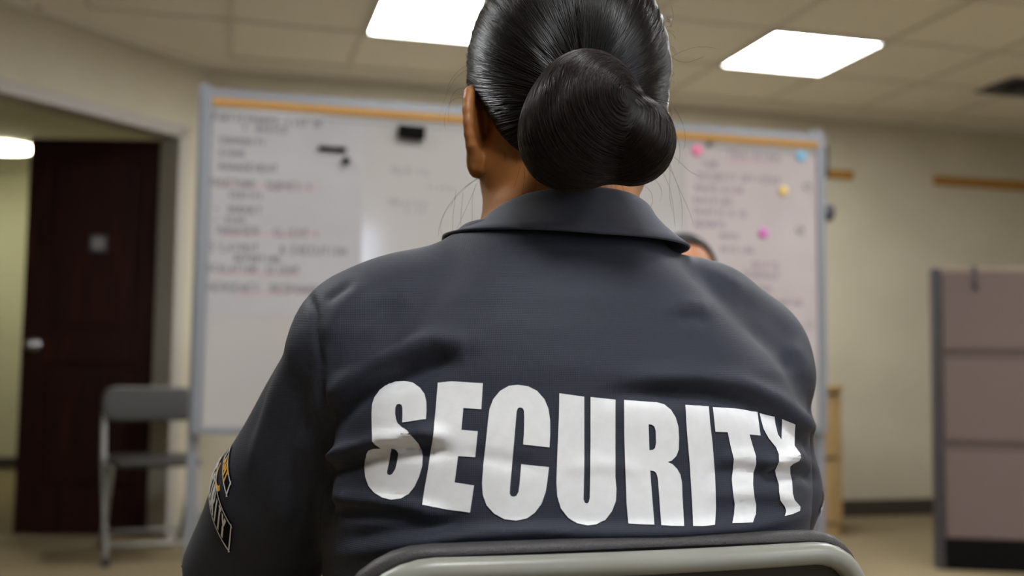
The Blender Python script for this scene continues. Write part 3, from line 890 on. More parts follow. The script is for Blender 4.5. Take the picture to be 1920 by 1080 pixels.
# ------------------------------------------------------------------ implicit-surface engine
class Field:
    def __init__(s, xs, ys, zs):
        s.ax = [np.asarray(a, np.float32) for a in (xs, ys, zs)]
        s.F = np.full([len(a) for a in s.ax], 0.12, np.float32)

    def region(s, lo, hi):
        sl = []
        for a, l, h in zip(s.ax, lo, hi):
            i0 = max(0, int(np.searchsorted(a, l)) - 1); i1 = min(len(a), int(np.searchsorted(a, h)) + 1)
            if i1 <= i0: return None, None
            sl.append(slice(i0, i1))
        g = np.meshgrid(*[a[q] for a, q in zip(s.ax, sl)], indexing='ij')
        return tuple(sl), g

    def op(s, lo, hi, fn, k=.01, mode='add'):
        m_ = k + .03
        sl, g = s.region([v - m_ for v in lo], [v + m_ for v in hi])
        if sl is None: return
        b = fn(*g).astype(np.float32); a = s.F[sl]
        if mode == 'add':
            h = np.clip(.5 + .5 * (a - b) / k, 0, 1)
            s.F[sl] = a * (1 - h) + b * h - k * h * (1 - h)
        elif mode == 'cut':
            b = -b
            h = np.clip(.5 - .5 * (a - b) / k, 0, 1)
            s.F[sl] = a * (1 - h) + b * h + k * h * (1 - h)

    def cone(s, p0, p1, r0, r1, k=.015, mode='add'):
        p0 = np.array(p0, np.float32); p1 = np.array(p1, np.float32); d = p1 - p0; L2 = float(d @ d) + 1e-12
        R_ = max(r0, r1)

        def fn(x, y, z):
            t = np.clip(((x - p0[0]) * d[0] + (y - p0[1]) * d[1] + (z - p0[2]) * d[2]) / L2, 0, 1)
            return np.sqrt((x - p0[0] - t * d[0]) ** 2 + (y - p0[1] - t * d[1]) ** 2 + (z - p0[2] - t * d[2]) ** 2) - (r0 + t * (r1 - r0))
        s.op(np.minimum(p0, p1) - R_, np.maximum(p0, p1) + R_, fn, k, mode)

    def chain(s, pts, rs, k=.012, mode='add'):
        for i in range(len(pts) - 1): s.cone(pts[i], pts[i + 1], rs[i], rs[i + 1], k, mode)

    def ell(s, c, r, k=.015, rot=None, mode='add'):
        c = np.array(c, np.float32); r = np.array(r, np.float32)
        Rm = np.eye(3) if rot is None else np.array(rot.to_3x3()).T

        def fn(x, y, z):
            X = x - c[0]; Y = y - c[1]; Z = z - c[2]
            u = Rm[0, 0] * X + Rm[0, 1] * Y + Rm[0, 2] * Z; v = Rm[1, 0] * X + Rm[1, 1] * Y + Rm[1, 2] * Z; w = Rm[2, 0] * X + Rm[2, 1] * Y + Rm[2, 2] * Z
            k0 = np.sqrt((u / r[0]) ** 2 + (v / r[1]) ** 2 + (w / r[2]) ** 2)
            k1 = np.sqrt((u / r[0] ** 2) ** 2 + (v / r[1] ** 2) ** 2 + (w / r[2] ** 2) ** 2) + 1e-9
            return k0 * (k0 - 1) / k1
        R_ = r.max() if rot is not None else r
        s.op(c - R_, c + R_, fn, k, mode)

    def loft(s, tab, k=.015, ex=2.3, shrink=0.0):
        tab = np.array(tab, np.float32)                # z, a, b, uc, vc
        z0, z1 = tab[0, 0], tab[-1, 0]

        def smooth_interp(z, col):
            return np.interp(z, tab[:, 0], tab[:, col])

        def fn(x, y, z):
            zz = z[0, 0, :]
            a, b, uc, vc = [smooth_interp(zz, i)[None, None, :].astype(np.float32) for i in (1, 2, 3, 4)]
            a = a - shrink; b = b - shrink
            q = (np.abs((x - uc) / a) ** ex + np.abs((y - vc) / b) ** ex) ** (1 / ex)
            d = (q - 1) * np.minimum(a, b)
            dz = np.maximum(z - z1, z0 - z)
            return np.where(dz > 0, np.sqrt(np.maximum(d, 0) ** 2 + dz ** 2), np.maximum(d, dz))
        A = tab[:, 1].max() + .03; B = tab[:, 2].max() + .03
        s.op((tab[:, 3].min() - A, tab[:, 4].min() - B, z0), (tab[:, 3].max() + A, tab[:, 4].max() + B, z1), fn, k)

    def halfspace(s, fn):                              # keep where fn <= 0
        g = np.meshgrid(*s.ax, indexing='ij', sparse=True)
        s.F = np.maximum(s.F, fn(*g).astype(np.float32))

    def mesh(s, smooth=2):
        Fv = s.F; X, Y, Z = s.ax
        ins = Fv < 0
        c = [ins[i:Fv.shape[0] - 1 + i, j:Fv.shape[1] - 1 + j, k:Fv.shape[2] - 1 + k] for i in (0, 1) for j in (0, 1) for k in (0, 1)]
        anyv = c[0].copy(); allv = c[0].copy()
        for q in c[1:]: anyv |= q; allv &= q
        act = anyv & ~allv
        idx = np.argwhere(act)
        ids = np.full(act.shape, -1, np.int32); ids[act] = np.arange(len(idx))
        I, J, K = idx.T
        co = [(i, j, k) for i in (0, 1) for j in (0, 1) for k in (0, 1)]
        val = np.stack([Fv[I + i, J + j, K + k] for i, j, k in co], 1)
        px = np.stack([np.stack([X[I + i], Y[J + j], Z[K + k]], 1) for i, j, k in co], 1)
        acc = np.zeros((len(idx), 3)); cnt = np.zeros(len(idx))
        for a in range(8):
            for b in range(a + 1, 8):
                if sum(abs(p - q) for p, q in zip(co[a], co[b])) != 1: continue
                va, vb = val[:, a], val[:, b]; m_ = (va < 0) != (vb < 0)
                t = np.where(m_, va / np.where(np.abs(va - vb) < 1e-9, 1, va - vb), 0)
                acc += np.where(m_[:, None], px[:, a] + t[:, None] * (px[:, b] - px[:, a]), 0); cnt += m_
        V = acc / cnt[:, None]
        Q = []
        for axis in range(3):
            sl0 = [slice(1, -1)] * 3; sl1 = [slice(1, -1)] * 3
            sl0[axis] = slice(0, -1); sl1[axis] = slice(1, None)
            a = ins[tuple(sl0)]; b = ins[tuple(sl1)]
            e = np.argwhere(a != b)
            sgn = a[tuple(e.T)]
            e = e + np.array([0 if i == axis else 1 for i in range(3)])
            o1, o2 = [i for i in range(3) if i != axis]
            def cell(d1, d2):
                q = e.copy(); q[:, o1] += d1; q[:, o2] += d2
                return ids[tuple(q.T)]
            quad = np.stack([cell(-1, -1), cell(0, -1), cell(0, 0), cell(-1, 0)], 1)
            flip = sgn if axis != 1 else ~sgn
            quad[~flip] = quad[~flip][:, ::-1]
            Q.append(quad)
        Q = np.concatenate(Q); Q = Q[(Q >= 0).all(1)]
        E = np.concatenate([Q[:, [0, 1]], Q[:, [1, 2]], Q[:, [2, 3]], Q[:, [3, 0]]])
        for it in range(smooth):
            S = np.zeros_like(V); C = np.zeros(len(V))
            np.add.at(S, E[:, 0], V[E[:, 1]]); np.add.at(C, E[:, 0], 1)
            np.add.at(S, E[:, 1], V[E[:, 0]]); np.add.at(C, E[:, 1], 1)
            V = V * .5 + .5 * S / np.maximum(C, 1)[:, None]
        return V, Q


def axis(lo, hi, fine, flo, fhi, coarse):
    a = []
    v = lo
    while v < hi:
        a.append(v); v += fine if flo <= v < fhi else coarse
    a.append(hi)
    return np.array(a)


def vnormals(V, Q):
    n_ = np.cross(V[Q[:, 2]] - V[Q[:, 0]], V[Q[:, 3]] - V[Q[:, 1]])
    N_ = np.zeros_like(V)
    for i in range(4): np.add.at(N_, Q[:, i], n_)
    return N_ / np.maximum(np.linalg.norm(N_, axis=1), 1e-12)[:, None]


# ------------------------------------------------------------------ seated figures
TORSO = [  # z, half width, half depth, centre x, centre y
    (.40, .175, .150, 0, .020), (.50, .182, .150, 0, .012), (.60, .186, .138, .004, .004), (.70, .200, .128, .007, 0), (.77, .205, .124, .009, 0), (.83, .202, .121, .009, 0),
    (.87, .186, .116, .008, .000), (.90, .158, .110, 0, .002), (.925, .134, .104, 0, .005), (.945, .114, .097, 0, .009), (.965, .096, .088, 0, .013), (.985, .080, .078, 0, .017), (1.005, .070, .070, .003, .020)]


def upper(Fd, P, shrink=0.0, sleeve=True, kk=.030):
    """torso, shoulders and upper arms"""
    Fd.loft(TORSO, .02, 2.7, shrink)
    for sd, S in ((-1, P['shL']), (1, P['shR'])):
        Fd.cone((sd * .062, .005, P['shz'] + .035), (S[0] + sd * .004, S[1], S[2] + .020), .042 - shrink, .048 - shrink, .03)
        Fd.ell((sd * .134, .002, P['shz'] + .014 + (.007 if sd > 0 else 0)), (.046 - shrink, .050 - shrink, .044 - shrink - (.008 if sd > 0 else .004)), .03)
        Fd.ell(S, (.060 - shrink, .064 - shrink, .062 - shrink), .03)
    for S, E_ in ((P['shL'], P['elL']), (P['shR'], P['elR'])):
        Mx = [(S[0] + E_[0]) / 2 + (.015 if E_[0] > 0 else -.003), (S[1] + E_[1]) / 2, (S[2] + E_[2]) / 2]
        ka = .004 if (S[0] < 0 and not shrink) else .010
        Fd.cone(S, Mx, .060 - shrink, .064 - shrink, ka); Fd.cone(Mx, E_, .064 - shrink, .056 - shrink * 1.6, ka)


def hand(Fd, wr, dirv, up, side, s=1.0):
    """palm and five curled fingers lying on the thigh; side = +1 when the thumb is on the +x side"""
    d = Vector(dirv).normalized(); u = Vector(up).normalized(); l = d.cross(u).normalized() * side
    wr = Vector(wr)
    pc = wr + d * .045
    Rm = Matrix((l, d, u)).transposed()
    Fd.ell(pc, (.040 * s, .048 * s, .015 * s), .012, Rm.to_4x4())
    for i, (o, ln) in enumerate(((.028, .072), (.010, .080), (-.009, .075), (-.027, .060))):
        b = wr + d * .082 * s + l * o * s
        m1 = b + (d * .95 - u * .12) * ln * .42 + l * o * .1; m2 = m1 + (d * .8 - u * .5) * ln * .33; tp = m2 + (d * .55 - u * .75) * ln * .25
        Fd.chain([b, m1, m2, tp], [.0095 * s, .0088 * s, .0080 * s, .0068 * s], .003)
    b = wr + d * .022 + l * .030
    m1 = b + (d * .6 + l * .75 - u * .1) * .036; m2 = m1 + (d * .9 + l * .25 - u * .25) * .030; tp = m2 + (d * .95 - u * .3) * .020
    Fd.chain([b, m1, m2, tp], [.013, .0105, .0095, .0075], .006)


def lower_limbs(Fd, P, what, g=0.0, only=0):
    for sd, hip, kn, an in ((-1, P['hipL'], P['knL'], P['anL']), (1, P['hipR'], P['knR'], P['anR'])):
        if only and sd != only: continue
        if what in ('body', 'trousers'):
            Fd.cone(hip, kn, .082 + g, .060 + g, .03)
            c = [kn[0] * .5 + an[0] * .5, kn[1] * .5 + an[1] * .5 - .012, kn[2] * .55 + an[2] * .45]
            Fd.chain([kn, c, an], [.058 + g, .052 + g, .036 + g * 1.6], .02)
        if what == 'body':
            Fd.cone((an[0], an[1] - .01, .035), (an[0] + sd * .02, an[1] + .15, .026), .030, .024, .02)
        if what == 'shoes':
            Fd.cone((an[0], an[1] - .02, .042), (an[0] + sd * .01, an[1] + .05, .050), .038, .042, .02)
            Fd.cone((an[0] + sd * .01, an[1] + .05, .045), (an[0] + sd * .02, an[1] + .165, .036), .042, .034, .02)
            Fd.cone((an[0], an[1], .06), (an[0], an[1], .11), .040, .042, .02)


def head(Fd, Hc, yaw):
    """head at Hc (centre of the braincase); faces +y turned by yaw"""
    R_ = Matrix.Rotation(yaw, 3, 'Z'); Hc = Vector(Hc)

    def p(x, y, z): return Hc + R_ @ Vector((x, y, z))
    R4 = R_.to_4x4()
    Fd.ell(p(0, 0, 0), (.077, .096, .100), .01, R4)
    Fd.ell(p(0, .040, -.060), (.060, .058, .075), .03, R4)
    Fd.ell(p(0, .058, -.108), (.034, .034, .022), .03, R4)          # chin
    for s in (-1, 1):
        Fd.cone(p(s * .056, .0, -.085), p(s * .022, .062, -.112), .018, .016, .03)   # jaw
        Fd.ell(p(s * .040, .066, -.045), (.024, .022, .022), .02, R4)                # cheek
        Fd.ell(p(s * .032, .094, -.010), (.019, .014, .012), .008, R4, 'cut')        # eye socket
        Fd.ell(p(s * .032, .082, -.011), (.0135, .0125, .0125), .004, R4)            # eyelids over the eye
        Fd.cone(p(s * .012, .092, .006), p(s * .048, .078, .008), .008, .007, .012)  # brow
    Fd.chain([p(0, .091, .002), p(0, .106, -.030), p(0, .116, -.046)], [.008, .010, .012], .012)
    for s in (-1, 1): Fd.ell(p(s * .012, .103, -.049), (.009, .011, .008), .006, R4)
    Fd.cone(p(-.018, .091, -.073), p(.018, .091, -.073), .0065, .0065, .008)
    Fd.cone(p(-.015, .090, -.084), p(.015, .090, -.084), .0075, .0075, .008)
    for s in (-1, 1):                                                # ears: rim, plate, lobe
        e1 = Vector((s * .62, -.78, 0)); eo = Vector((s * .078, .008, -.052 + (.007 if s > 0 else 0))); zt_ = Vector((0, .10, 1)).normalized()
        rim = []
        for k in range(13):
            a = math.radians(-105 + 250 * k / 12)
            rr = eo + e1 * (.010 + .0165 * math.cos(a)) + zt_ * (.031 * math.sin(a)) + Vector((s * .002 * math.sin(a), 0, 0))
            rim.append(p(*rr))
        Fd.chain(rim, [.0050] * 4 + [.0044] * 4 + [.0050] * 5, .003)
        Re = Matrix((e1, e1.cross(zt_), zt_)).transposed()
        Fd.ell(p(*(eo + e1 * .008)), (.018, .0038, .029), .004, (R_ @ Re).to_4x4())
        Fd.ell(p(*(eo + e1 * .007 + zt_ * -.034 + Vector((s * .002, -.001, 0)))), (.0100, .0068, .0125) if s < 0 else (.009, .006, .010), .005, (R_ @ Re).to_4x4())
        Fd.cone(p(s * .070, .022, -.078), p(s * .070, .018, -.030), .006, .009, .006)


def build_body(name, P, fine, coarse, m, parent=None):
    hx = P['head']
    lo = min(P['elL'][0], P['knL'][0]) - .14; hi = max(P['elR'][0], P['knR'][0]) + .14
    xs = axis(lo, hi, fine, hx[0] - .115, hx[0] + .115, coarse)
    ys = axis(-.20, P['knL'][1] + .34, fine, hx[1] - .13, hx[1] + .15, coarse)
    zs = axis(-.01, hx[2] + .13, fine, hx[2] - .16, 9, coarse)
    Fd = Field(xs, ys, zs)
    upper(Fd, P, .017)
    for E_, Wr in ((P['elL'], P['wrL']), (P['elR'], P['wrR'])): Fd.cone(E_, Wr, .042, .027, .012)
    hand(Fd, P['wrL'], P['hdL'], (0, 0, 1), 1); hand(Fd, P['wrR'], P['hdR'], (0, 0, 1), -1)
    lower_limbs(Fd, P, 'body')
    Fd.chain([(0, .018, P['shz'] + .07), (hx[0] * .6, hx[1] - .014, hx[2] - .115), (hx[0], hx[1] - .008, hx[2] - .06)], [.066, .061, .064], .02)
    head(Fd, hx, P['yaw'])
    V, Q = Fd.mesh(1)
    return mesh_np(name, V, Q, m, parent)


def build_cloth(name, P, what, res, m, parent, only=0):
    if what == 'trousers':
        Fd = Field(np.arange(-.32, .33, res), np.arange(-.2, P['knL'][1] + .2, res), np.arange(.03, .70, res))
        lower_limbs(Fd, P, 'trousers', .010)
        Fd.loft([(.39, .170, .14, 0, .03), (.46, .190, .158, 0, .02), (.56, .188, .146, 0, .01)], .03, 2.3)
        Fd.halfspace(lambda x, y, z: (P['anL'][2] + .0) - z + 0 * x + 0 * y)
    elif what == 'shoes':
        Fd = Field(np.arange(-.35, .36, res), np.arange(P['anL'][1] - .15, P['anL'][1] + .30, res), np.arange(-.02, .18, res))
        lower_limbs(Fd, P, 'shoes', 0, only)
        Fd.halfspace(lambda x, y, z: np.maximum(.002 - z, z - .115) + 0 * x + 0 * y)
    V, Q = Fd.mesh(2)
    return mesh_np(name, V, Q, m, parent)


SHZ = .905
P1 = dict(shz=SHZ, shL=(-.163, 0, .873), shR=(.175, .022, .871), elL=(-.270, .170, .64), elR=(.214, .125, .645), wrL=(-.130, .26, .615), wrR=(.125, .27, .615), hdL=(.2, 1, -.05), hdR=(-.2, 1, -.05),
          hipL=(-.085, .03, .49), hipR=(.085, .03, .49), knL=(-.11, .44, .50), knR=(.11, .44, .50), anL=(-.11, .43, .09), anR=(.11, .43, .09), head=(.0135, .032, 1.131), yaw=math.radians(6))
YAW = math.radians(13)
PC = Vector((.040, .905, 0))
MW = Matrix.Translation(PC) @ Matrix.Rotation(YAW, 4, 'Z')
MWI = MW.inverted()


def loc(P):                                             # world -> guard's own coordinates
    return MWI @ Vector(P)


guard = build_body('person', P1, .0026, .006, M['skin'])
guard.matrix_world = MW
tag(guard, 'person seen from behind with black hair in a low bun and navy SECURITY polo shirt', 'person')

# ---- shirt
res = .0036
Fd = Field(np.arange(-.40, .36, res), np.arange(-.20, .22, res), np.arange(.42, 1.03, res))
upper(Fd, P1, 0.0)
Fd.chain([P1['elL'], Vector(P1['elL']) + (Vector(P1['elL']) - Vector(P1['shL'])) * .0], [.051, .051])
SA, SB = Vector(P1['shL']), Vector(P1['elL'])
RA, RB = Vector(P1['shR']), Vector(P1['elR'])
axl = (SB - SA).normalized(); axr = (RB - RA).normalized()


def hem(x, y, z, A, B, a, cutlen, xsign):
    tt = (x - A.x) * a.x + (y - A.y) * a.y + (z - A.z) * a.z
    return np.where((x * xsign > .19) | (z < .0), tt - cutlen, -1.0)


HL = (SB - SA).length * .86
Fd.halfspace(lambda x, y, z: hem(x, y, z, SA, SB, axl, HL, -1))
Fd.halfspace(lambda x, y, z: hem(x, y, z, RA, RB, axr, (RB - RA).length * .86, 1))
Fd.halfspace(lambda x, y, z: np.maximum(z - .992, .47 - z) + 0 * x + 0 * y)
SV, SQ = Fd.mesh(3)
# creases of the worn shirt, listed as they run across the back (photo pixels), height in mm, half width in px
CREASES = [
    ([(594, 690), (603, 760), (610, 840), (613, 920), (613, 1000)], -5.0, 13),
    ([(650, 800), (640, 880), (640, 960)], 3.0, 18),
    ([(868, 668), (820, 672), (780, 688), (705, 716), (645, 762), (612, 815)], -9.0, 22),
    ([(880, 640), (800, 652), (720, 680), (650, 722), (610, 772)], 6.5, 26),
    ([(760, 560), (690, 600), (630, 660), (600, 720)], -3.2, 24),
    ([(700, 530), (640, 580), (604, 640)], 1.6, 20),
    ([(660, 530), (610, 565)], -1.6, 9),
    ([(600, 872), (650, 846), (710, 826), (790, 812), (840, 815)], 6.0, 13),
    ([(600, 896), (660, 868), (710, 852), (780, 842), (850, 850)], -5.0, 12),
    ([(620, 930), (690, 938), (760, 948), (840, 965)], 3.0, 12),
    ([(620, 958), (700, 962), (780, 972)], -3.0, 12),
    ([(1130, 742), (1220, 736), (1320, 738), (1400, 752), (1465, 785), (1515, 830), (1538, 862)], -6.0, 17),
    ([(1180, 712), (1300, 708), (1390, 722), (1455, 752), (1510, 796), (1543, 842)], 5.0, 20),
    ([(1420, 868), (1460, 862), (1500, 852)], 5.0, 13),
    ([(1430, 893), (1475, 888), (1510, 888), (1532, 905)], -5.0, 12),
    ([(1340, 862), (1400, 855), (1440, 868)], 1.8, 12),
    ([(1330, 888), (1390, 882), (1430, 890)], -1.6, 10),
    ([(1330, 930), (1390, 925), (1450, 925), (1500, 945)], 2.2, 14),
    ([(1060, 880), (1130, 870), (1200, 880)], 1.0, 14),
    ([(860, 850), (930, 862), (1010, 880)], -1.2, 14),
    ([(640, 1040), (760, 1020), (880, 1003), (1000, 996), (1120, 1000), (1260, 998), (1400, 988), (1525, 962)], 5.0, 13),
    ([(640, 1010), (760, 992), (880, 978)], -3.0, 12),
    ([(1240, 578), (1290, 572), (1330, 580)], 1.6, 14),
    ([(1270, 598), (1300, 596), (1330, 602)], -2.2, 11),
    ([(1290, 480), (1340, 510), (1400, 545)], 1.6, 14),
    ([(1380, 560), (1440, 590), (1500, 650)], -1.4, 22),
    ([(1480, 640), (1515, 700), (1535, 770)], 2.0, 16),
    ([(1460, 660), (1495, 720), (1515, 780)], -2.0, 14),
    ([(578, 550), (588, 580), (593, 640), (594, 700)], -2.2, 7),
    ([(560, 600), (525, 700), (490, 800), (470, 900)], 2.5, 16),
    ([(585, 640), (565, 740), (545, 860), (540, 960)], -3.0, 18),
    ([(540, 640), (500, 730), (465, 830)], -1.6, 12),
    ([(570, 800), (540, 900), (520, 1000)], 3.0, 18),
]
SN = vnormals(SV, SQ)
SVw = (np.array(MW.to_3x3()) @ SV.T).T + np.array(PC)
SNw = (np.array(MW.to_3x3()) @ SN.T).T
pxs = to_px(SVw)
facing = np.clip(-(SNw * (SVw - np.array(CAM))).sum(1) / np.linalg.norm(SVw - np.array(CAM), axis=1) * 4 + .3, 0, 1)
disp = np.zeros(len(SV))
for pts, amp, w_ in CREASES:
    pts = np.array(pts, float)
    # densify the line with a smooth curve
    tt = np.linspace(0, len(pts) - 1, 40); pts = np.stack([np.interp(tt, range(len(pts)), pts[:, i]) for i in (0, 1)], 1)
    best = np.full(len(SV), 1e9); par = np.zeros(len(SV))
    near = np.where((pxs[:, 0] > pts[:, 0].min() - 60) & (pxs[:, 0] < pts[:, 0].max() + 60) & (pxs[:, 1] > pts[:, 1].min() - 60) & (pxs[:, 1] < pts[:, 1].max() + 60))[0]
    for i in range(len(pts) - 1):
        a, b = pts[i], pts[i + 1]; d = b - a
        t_ = np.clip(((pxs[near] - a) @ d) / (d @ d + 1e-9), 0, 1)
        dd = np.linalg.norm(pxs[near] - a - t_[:, None] * d, axis=1)
        m_ = dd < best[near]
        best[near[m_]] = dd[m_]; par[near[m_]] = (i + t_[m_]) / (len(pts) - 1)
    fade = np.clip(np.minimum(par, 1 - par) * 5 + .15, 0, 1)
    disp += amp * .0014 * np.exp(-(best / w_) ** 2) * fade
SV = SV + SN * (disp * facing)[:, None]
# softer large undulation of the cloth
SV = SV + SN * (0.0011 * np.sin(SV[:, 0] * 38 + SV[:, 2] * 21) * np.sin(SV[:, 2] * 47 - SV[:, 0] * 13 + 1))[:, None]
shirt = mesh_np('polo_shirt', SV, SQ, M['shirt'], guard)
SVw = (np.array(MW.to_3x3()) @ SV.T).T + np.array(PC)
shirt_bvh = BVHTree.FromPolygons([tuple(v) for v in SVw], [tuple(q) for q in SQ.tolist()])

# ---- lettering on the back: outlines pressed on to the cloth
def zoomed(pts, ox, oy, s): return [(ox + x / s, oy + y / s) for x, y in pts]


LETTERS = [
    # S
    (zoomed([(484, 335), (330, 357), (332, 300), (331, 260), (325, 242), (310, 235), (295, 240), (285, 262), (284, 300), (290, 335), (300, 362), (325, 388), (360, 412), (400, 450), (435, 490), (455, 530), (463, 580), (460, 640), (440, 710), (410, 775), (370, 825), (320, 855), (260, 862), (200, 850), (150, 820), (110, 770), (90, 710), (84, 650), (88, 600), (95, 560), (106, 535), (140, 523), (188, 521), (150, 495), (134, 478), (133, 400), (131, 300), (135, 240), (150, 195), (185, 145), (230, 110), (285, 92), (340, 88), (400, 100), (445, 130), (475, 170), (487, 220), (488, 280)], 660, 690, 3.485),
     [zoomed([(258, 522), (275, 524), (292, 536), (302, 552), (303, 572), (297, 615), (285, 660), (265, 692), (250, 699), (235, 694), (232, 680), (240, 640), (250, 590), (256, 545)], 660, 690, 3.485)]),
    # E
    (zoomed([(562, 98), (650, 88), (855, 100), (845, 270), (728, 262), (715, 404), (822, 414), (805, 584), (694, 576), (671, 747), (798, 767), (772, 943), (620, 925), (459, 896), (475, 790), (500, 650), (525, 480), (545, 300)], 660, 690, 3.485), []),
    # C
    (zoomed([(503, 500), (326, 480), (332, 400), (334, 300), (332, 255), (325, 238), (307, 230), (290, 237), (282, 260), (275, 350), (262, 500), (248, 660), (237, 780), (236, 812), (245, 828), (262, 832), (280, 826), (295, 800), (303, 740), (313, 612), (500, 633), (490, 720), (478, 800), (450, 880), (405, 940), (350, 980), (280, 995), (200, 985), (130, 945), (80, 890), (55, 820), (50, 740), (58, 620), (75, 470), (90, 320), (100, 240), (125, 175), (170, 120), (230, 85), (290, 78), (360, 88), (420, 118), (470, 175), (497, 240), (508, 320), (508, 420)], 890, 700, 3.6), []),
    # U
    (zoomed([(570, 135), (738, 158), (738, 350), (738, 600), (735, 770), (733, 850), (742, 872), (755, 878), (768, 870), (775, 840), (778, 700), (780, 450), (780, 160), (948, 180), (948, 450), (948, 700), (955, 780), (952, 860), (925, 930), (880, 990), (820, 1022), (760, 1030), (690, 1015), (630, 975), (580, 910), (556, 830), (550, 740), (558, 500), (567, 300)], 890, 700, 3.6), []),
    # R
    (zoomed([(78, 83), (200, 93), (320, 100), (380, 117), (430, 155), (465, 210), (485, 280), (490, 360), (488, 450), (470, 500), (435, 535), (405, 545), (440, 560), (475, 595), (500, 640), (512, 700), (515, 800), (522, 920), (529, 1030), (440, 1028), (358, 1023), (348, 900), (340, 780), (330, 660), (318, 625), (300, 612), (274, 608), (280, 700), (292, 850), (306, 1018), (200, 1015), (110, 1008), (97, 850), (88, 600), (80, 350)], 1150, 730, 4.0),
     [zoomed([(262, 262), (285, 265), (305, 278), (315, 310), (318, 400), (310, 440), (295, 454), (268, 456), (265, 360)], 1150, 730, 4.0)]),
    # I
    (zoomed([(538, 120), (712, 130), (722, 250), (740, 400), (750, 520), (758, 640), (765, 780), (766, 880), (760, 1020), (680, 1030), (597, 1030), (590, 900), (582, 760), (570, 560), (550, 330)], 1150, 730, 4.0), []),
    # T
    (zoomed([(65, 100), (240, 112), (412, 138), (422, 220), (436, 318), (350, 310), (375, 400), (400, 480), (403, 540), (380, 610), (378, 700), (388, 790), (402, 860), (400, 930), (378, 998), (300, 1003), (218, 1005), (230, 930), (235, 850), (222, 760), (212, 660), (220, 590), (228, 500), (205, 410), (180, 292), (85, 288)], 1320, 740, 4.154), []),
    # Y
    (zoomed([(428, 145), (545, 168), (550, 230), (570, 310), (598, 350), (600, 270), (605, 187), (708, 228), (700, 330), (700, 400), (725, 435), (746, 463), (750, 488), (738, 512), (690, 535), (668, 555), (668, 620), (682, 680), (685, 770), (700, 820), (745, 870), (742, 905), (690, 930), (625, 948), (634, 905), (625, 870), (590, 820), (580, 760), (578, 700), (555, 630), (550, 585), (580, 520), (580, 470), (555, 410), (500, 340), (460, 270), (440, 200)], 1320, 740, 4.154), []),
]


def hit_shirt(px, py):
    d = ray(px, py).normalized()
    h_, nrm, i, _ = shirt_bvh.ray_cast(CAM, d)
    return h_, nrm


bm = bmesh.new()
for outer, holes in LETTERS:
    loops = [[Vector((x, y, 0)) for x, y in outer]] + [[Vector((x, y, 0)) for x, y in h_] for h_ in holes]
    tris = geometry.tessellate_polygon(loops)
    allp = [p for lp in loops for p in lp]
    vs = [bm.verts.new(p) for p in allp]
    for tr_ in tris:
        try: bm.faces.new([vs[i] for i in tr_])
        except ValueError: pass
STEP = 7.0
for x in np.arange(680, 1515, STEP):
    bmesh.ops.bisect_plane(bm, geom=bm.verts[:] + bm.edges[:] + bm.faces[:], plane_co=(x, 0, 0), plane_no=(1, 0, 0), dist=1e-4)
for y in np.arange(710, 995, STEP):
    bmesh.ops.bisect_plane(bm, geom=bm.verts[:] + bm.edges[:] + bm.faces[:], plane_co=(0, y, 0), plane_no=(0, 1, 0), dist=1e-4)
bmesh.ops.remove_doubles(bm, verts=bm.verts, dist=1e-3)
lost = []
for v in bm.verts:
    h_, nrm = hit_shirt(v.co.x, v.co.y)
    if h_ is None: lost.append(v); continue
    if nrm.dot(h_ - CAM) > 0: nrm = -nrm
    v.co = loc(h_ + nrm * .0007)
bmesh.ops.delete(bm, geom=lost, context='VERTS')
let = bm_obj('back_lettering', bm, M['print'], shirt, True)
let['label'] = 'white block letters SECURITY'

# ---- sleeve patches, stitched on round the sleeves
def sleeve_frame(A, ax):
    r0 = Vector((0, -1, 0)); r0 = (r0 - ax * r0.dot(ax)).normalized()
    return r0, ax.cross(r0)


def sleeve_pt(A, ax, s_, phi, lift=.0010):
    r0, r1 = sleeve_frame(A, ax)
    rd = r0 * math.cos(phi) + r1 * math.sin(phi)
    o_ = MW @ (A + ax * s_ + rd * .13)
    d_ = MW.to_3x3() @ (-rd)
    h_, nrm, i, _ = shirt_bvh.ray_cast(o_, d_, .13)
    if h_ is None: return A + ax * s_ + rd * .056
    return loc(h_) + rd * lift


def px_to_sleeve(px, py, A, ax):
    h_, nrm = hit_shirt(px, py)
    if h_ is None: return None
    q = loc(h_) - A; s_ = q.dot(ax)
    r0, r1 = sleeve_frame(A, ax); rad = q - ax * s_
    return s_, math.atan2(rad.dot(r1), rad.dot(r0))


